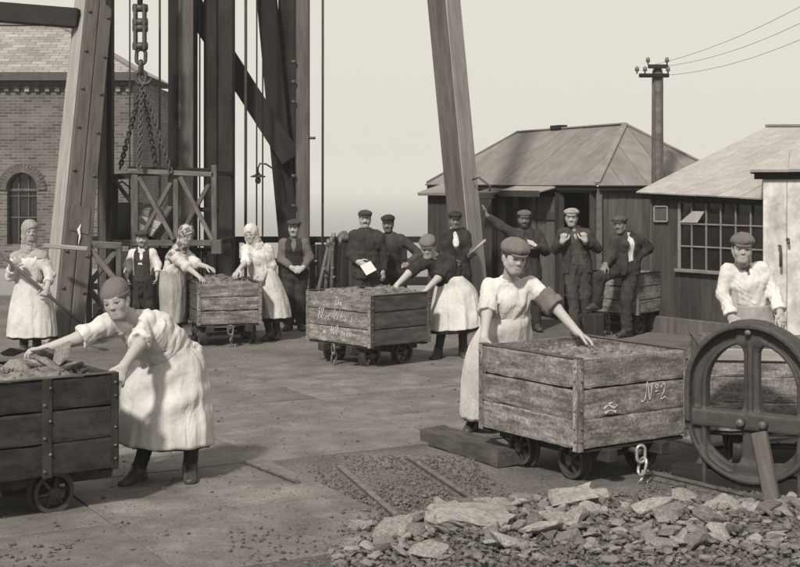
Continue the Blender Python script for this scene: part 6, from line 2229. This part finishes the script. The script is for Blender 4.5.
def woman_white():
    p = Figure('smiling woman in white headscarf and white apron beside the pale tub', 17.1,
        dict(head=(251, 234, -.08), neck=(256, 246, 0), shL=(246.5, 250, -.06), shR=(267, 250, .05), elL=(246, 262, -.18), wrL=(239, 270, -.32),
             elR=(272, 265, .02), wrR=(264, 275, -.12), pelvis=(264, 279, .05), anL=(270, None, .0), anR=(277, None, .12)),
        yaw=-14, pitch=12, roll=-6, smile=.8, k=.97, hk=1.0, women=True, feet=(-20, 0), seed=51,
        hands=dict(L=dict(palm=(0, 0, -1), curl=.3), R=dict(palm=(-.5, 0, -1), curl=.5)))
    p.body(); p.scarf('cloth_white'); p.blouse('cloth_white', 1.15, .012, .011, .007, open_neck=False)
    p.shawl('cloth_white', .24, .026)
    R = [(262, 268, 11, .12, .03), (268, 286, 13.5, .17, .05), (273, 302, 14, .19, .05), (276, 317, 13.5, .20, .05)]
    p.skirt([(a[0], a[1] + (4 if i == 3 else 0), a[2] - .5, a[3] - .01, *a[4:]) for i, a in enumerate(R)], 'cloth_dark', 'skirt', .03, 17)
    p.skirt(R, 'cloth_white', 'apron', .08, 18, arc=(-85, 150), offs=.016)
    p.stocking('cloth_dark'); p.boots('leather', .08)
woman_white()

def man_clasped():
    p = Figure('man in flat cap and dark waistcoat with hands clasped in front', 18.2,
        dict(head=(294, 228, 0), neck=(294, 239.5, .02), shL=(283.5, 243, .02), shR=(304.5, 243, .02), elL=(281, 259, .0), wrL=(292, 268, -.17),
             elR=(310, 258, 0), wrR=(303, 268, -.17), pelvis=(295, 272, .02), anL=(289, None, 0), anR=(301, None, 0)),
        yaw=-8, pitch=5, k=.95, hk=1.0, seed=61, feet=(-20, 20), soot=False, stache=.6,
        hands=dict(L=dict(dir=(.7, -.2, -.4), palm=(0, 1, -.2), curl=.7), R=dict(dir=(-.7, -.2, -.4), palm=(0, 1, -.2), curl=.7)))
    p.body(); p.hair(-.03); p.cap('cloth_charcoal', .98); p.shirt('cloth_mid', 1.85); p.waistcoat('cloth_dark'); p.trousers('cloth_dark'); p.boots()
man_clasped()

def boy_waistcoat():
    p = Figure('bearded short man in cap, black waistcoat and white neckcloth behind the bending woman', 18.0,
        dict(head=(142, 239, 0), neck=(142.5, 249.5, .02), shL=(133, 253.5, .02), shR=(152.5, 253, .02), elL=(127.5, 266, .0), wrL=(127, 276, -.10),
             elR=(158, 265, 0), wrR=(157, 275, -.08), pelvis=(143, 281, .02)),
        yaw=5, pitch=0, k=.88, hk=.98, seed=71, beard=.7, stache=.8,
        hands=dict(L=dict(dir=(.1, -.2, -1), palm=(1, 0, 0), curl=.5), R=dict(dir=(0, -.2, -1), palm=(-1, 0, 0), curl=.5)))
    p.body(); p.hair(-.03); p.cap('cloth_dark', 1.05); p.shirt('cloth_white', 1.7); p.waistcoat('cloth_dark', .02, .14); p.neckerchief('cloth_white', .24, .04); p.trousers('cloth_dark'); p.boots()
boy_waistcoat()

def man_paper():
    p = Figure('man with moustache, cap and dark jacket holding a sheet of paper', 17.5,
        dict(head=(365, 219, 0), neck=(366, 231, .02), shL=(355, 235.5, .02), shR=(378, 236, .02), elL=(351, 254, .02), wrL=(358, 262, -.17),
             elR=(384, 254, .05), wrR=(383, 271, .0), pelvis=(367, 270, .02)),
        yaw=2, pitch=3, k=1.0, hk=1.0, seed=81, stache=1.0,
        hands=dict(L=dict(dir=(.7, -.3, -.35), palm=(0, 1, .2), curl=.8), R=dict(dir=(0, -.1, -1), palm=(-.6, .6, 0), curl=.4)))
    p.body(); p.hair(-.03); p.cap('cloth_charcoal', .98); p.shirt('cloth_grey', .5, g=.003); p.waistcoat('cloth_dark'); p.jacket('cloth_dark', .030, .12, .10, .0); p.trousers('cloth_dark'); p.boots()
    c = A(368, 267.5, 17.26)
    q = [c + Vector(v) for v in ((-.10, 0, .02), (.03, .02, .085), (.11, .0, -.03), (-.02, -.02, -.10))]
    n = Vector((0, -.004, 0))
    o = mk('paper_sheet', [v - c for v in q] + [v - c + n for v in q], [(3, 2, 1, 0), (4, 5, 6, 7), (0, 1, 5, 4), (1, 2, 6, 5), (2, 3, 7, 6), (3, 0, 4, 7)], 'paper'); o.location = c
    tag(o, 'white sheet of paper in the hand of the man with moustache', 'paper')
man_paper()

def man_akimbo():
    p = Figure('dark-faced man in cap and waistcoat, hand on hip, right of the paper holder', 18.0,
        dict(head=(388, 223.5, -.02), neck=(389.5, 234.5, .02), shL=(379, 239, .02), shR=(401, 239, .02), elL=(375, 256, .08), wrL=(378, 272, .02),
             elR=(419.5, 254, .10), wrR=(407, 265, -.02), pelvis=(391, 272, .02)),
        yaw=-10, pitch=8, k=1.0, hk=1.0, seed=91, soot=True, stache=.6, beard=.3,
        hands=dict(L=dict(dir=(0, 0, -1), palm=(.8, .3, 0), curl=.4), R=dict(dir=(-.9, .1, -.2), palm=(-.3, .5, -.5), curl=.7)))
    p.body(); p.hair(-.03); p.cap('cloth_dark', .98); p.shirt('cloth_charcoal', 1.9); p.waistcoat('cloth_dark'); p.trousers('cloth_dark'); p.boots()
man_akimbo()

def lad_post():
    p = Figure('lad in dark cap and open jacket standing left of the leaning post', 18.0,
        dict(head=(455, 220, -.02), neck=(455, 231, .02), shL=(445.5, 236, .02), shR=(465, 235.5, .02), elL=(443, 252, .0), wrL=(451, 262, -.17),
             elR=(468, 252, -.02), wrR=(470, 256, -.28), pelvis=(457, 270, .02)),
        yaw=5, pitch=8, k=.97, hk=1.0, seed=101, soot=True,
        hands=dict(L=dict(dir=(.6, -.3, -.4), palm=(0, 1, 0), curl=.7), R=dict(dir=(.4, -.3, .3), palm=(0, 1, 0), curl=1.0)))
    p.body(); p.hair(-.03); p.cap('cloth_dark', 1.0); p.shirt('cloth_white', .5, g=.003); p.neckerchief('cloth_white', .2, .035); p.jacket('cloth_dark', .026, .22, .10, .02); p.trousers('cloth_dark'); p.boots()
    a, b = A(469, 255, 17.66), A(485.5, 240, 17.5)
    o = tube('pale_stick', [a, b], [.022, .018], 'cloth_grey', None, n=8)
    tag(o, 'short pale roll held up by the lad beside the leaning post', 'roll')
lad_post()

def man_arm_out():
    p = Figure('bearded man in cap leaning one outstretched hand on the leaning post', 18.2,
        dict(head=(524, 219, -.02), neck=(525, 230.5, .02), shL=(513, 234, .02), shR=(537, 235, .02), elL=(499, 225, .05), wrL=(487.5, 216, .12),
             elR=(545.5, 251, .0), wrR=(534.5, 246.5, -.22), pelvis=(527, 270, .02), anL=(524, None, .05), anR=(536, None, -.02)),
        yaw=0, pitch=5, k=1.02, hk=1.04, seed=111, soot=True, beard=.9, stache=.9, feet=(-15, 15),
        hands=dict(L=dict(dir=(-.35, .1, 1), palm=(-1, .2, .1), curl=.15, spread=.3), R=dict(dir=(-.7, -.2, .2), palm=(0, 1, 0), curl=.5)))
    p.body(); p.hair(-.03); p.cap('cloth_mid', 1.0); p.shirt('cloth_charcoal', .5, g=.003); p.waistcoat('cloth_dark'); p.jacket('cloth_dark', .030, .16, .12, .01, sleeve=1.88); p.trousers('cloth_dark'); p.boots()
    c = A(531, 243, 17.95)
    q = [c + Vector(v) for v in ((-.06, 0, .05), (.02, 0, .03), (.08, 0, -.02), (.06, 0, -.05), (-.03, 0, -.01))]
    n = Vector((0, -.02, 0))
    o = mk('white_rag', [v - c for v in q] + [v - c + n for v in q], [(4, 3, 2, 1, 0), (5, 6, 7, 8, 9), (0, 1, 6, 5), (1, 2, 7, 6), (2, 3, 8, 7), (3, 4, 9, 8), (4, 0, 5, 9)], 'cloth_white'); o.location = c
    tag(o, 'white rag in the hand of the bearded man', 'rag')
man_arm_out()

def man_braces():
    p = Figure('man in pale cap standing in the doorway with both hands at his lapels', 17.65,
        dict(head=(571.5, 217.5, -.02), neck=(573.5, 229.5, .02), shL=(562, 234, .02), shR=(586, 234, .02), elL=(556, 249, .02), wrL=(562.5, 242, -.19),
             elR=(597, 248, .02), wrR=(585, 241, -.19), pelvis=(577, 264, .02), knL=(573, 297, -.03), knR=(585, 296, .03), anL=(576, None, 0), anR=(587, None, .12)),
        yaw=-10, pitch=4, k=1.02, hk=1.05, seed=121, stache=.5, beard=.25, feet=(-20, 25),
        hands=dict(L=dict(dir=(.15, -.2, 1), palm=(.2, 1, 0), curl=1.2), R=dict(dir=(-.15, -.2, 1), palm=(-.2, 1, 0), curl=1.2)))
    p.body(); p.hair(-.03); p.cap('cloth_grey', .98); p.shirt('cloth_grey', .5, g=.003); p.waistcoat('cloth_charcoal', .022, .12); p.jacket('cloth_dark', .030, .24, .12, .05); p.trousers('cloth_charcoal'); p.boots()
man_braces()

def man_foot_up():
    p = Figure('sooty man in cap and open jacket with one foot raised on a tub', 17.5,
        dict(head=(620, 225, -.05), neck=(626, 235, .02), shL=(616, 239.5, -.06), shR=(638, 240, .06), elL=(611, 257, -.10), wrL=(605.5, 264, -.24),
             elR=(649, 248, .12), wrR=(636, 258, .0), pelvis=(626, 267, .02), knL=(600, 277, -.24), anL=(597, 304, -.16), knR=(626, 300, -.06), anR=(627, None, .0)),
        yaw=-30, pitch=2, roll=-4, k=1.02, hk=1.02, seed=131, soot=True, stache=.4, feet=(-55, -50),
        hands=dict(L=dict(dir=(-.4, -.3, -.8), palm=(0, .4, -1), curl=.5), R=dict(dir=(-.9, .1, -.3), palm=(-.3, .5, -.5), curl=.7)))
    p.body(); p.hair(-.03); p.cap('cloth_charcoal', 1.05); p.shirt('cloth_white', .5, g=.003); p.jacket('cloth_dark', .030, .24, .10, .03); p.trousers('cloth_dark'); p.boots()
man_foot_up()
def chock():
    c = AZ(594, 0, 17.28)
    o = link('timber_block', box_mesh(.17, .24, .325, 'timber_dark', .02)); o.location = (c.x, c.y, .1625); o.rotation_euler = (0, 0, .5)
    tag(o, 'dark timber block under the raised boot of the sooty man', 'timber')
chock()

# ================================================================ the hazy air over the low land behind the pit bank
def build_haze():
    x, y0, y1, z0, z1 = 3700, -40, 3600, -31.2, 13.0
    V = [(-x, y0, z0), (x, y0, z0), (x, y1, z0), (-x, y1, z0), (-x, y0, z1), (x, y0, z1), (x, y1, z1), (-x, y1, z1)]
    F = [(0, 3, 2, 1), (4, 5, 6, 7), (0, 1, 5, 4), (1, 2, 6, 5), (2, 3, 7, 6), (3, 0, 4, 7)]
    m = bpy.data.materials.new('haze_air'); m.use_nodes = True
    nt = m.node_tree; nt.nodes.clear()
    out = nt.nodes.new('ShaderNodeOutputMaterial'); vol = nt.nodes.new('ShaderNodeVolumePrincipled')
    vol.inputs['Color'].default_value = (1, 1, 1, 1); vol.inputs['Density'].default_value = .0009; vol.inputs['Anisotropy'].default_value = 0.0
    nt.links.new(vol.outputs[0], out.inputs['Volume'])
    o = link('haze', mesh_from('haze', V, F, m))
    tag(o, 'pale smoky haze in the air over the low land', 'haze', None, 'stuff')
build_haze()
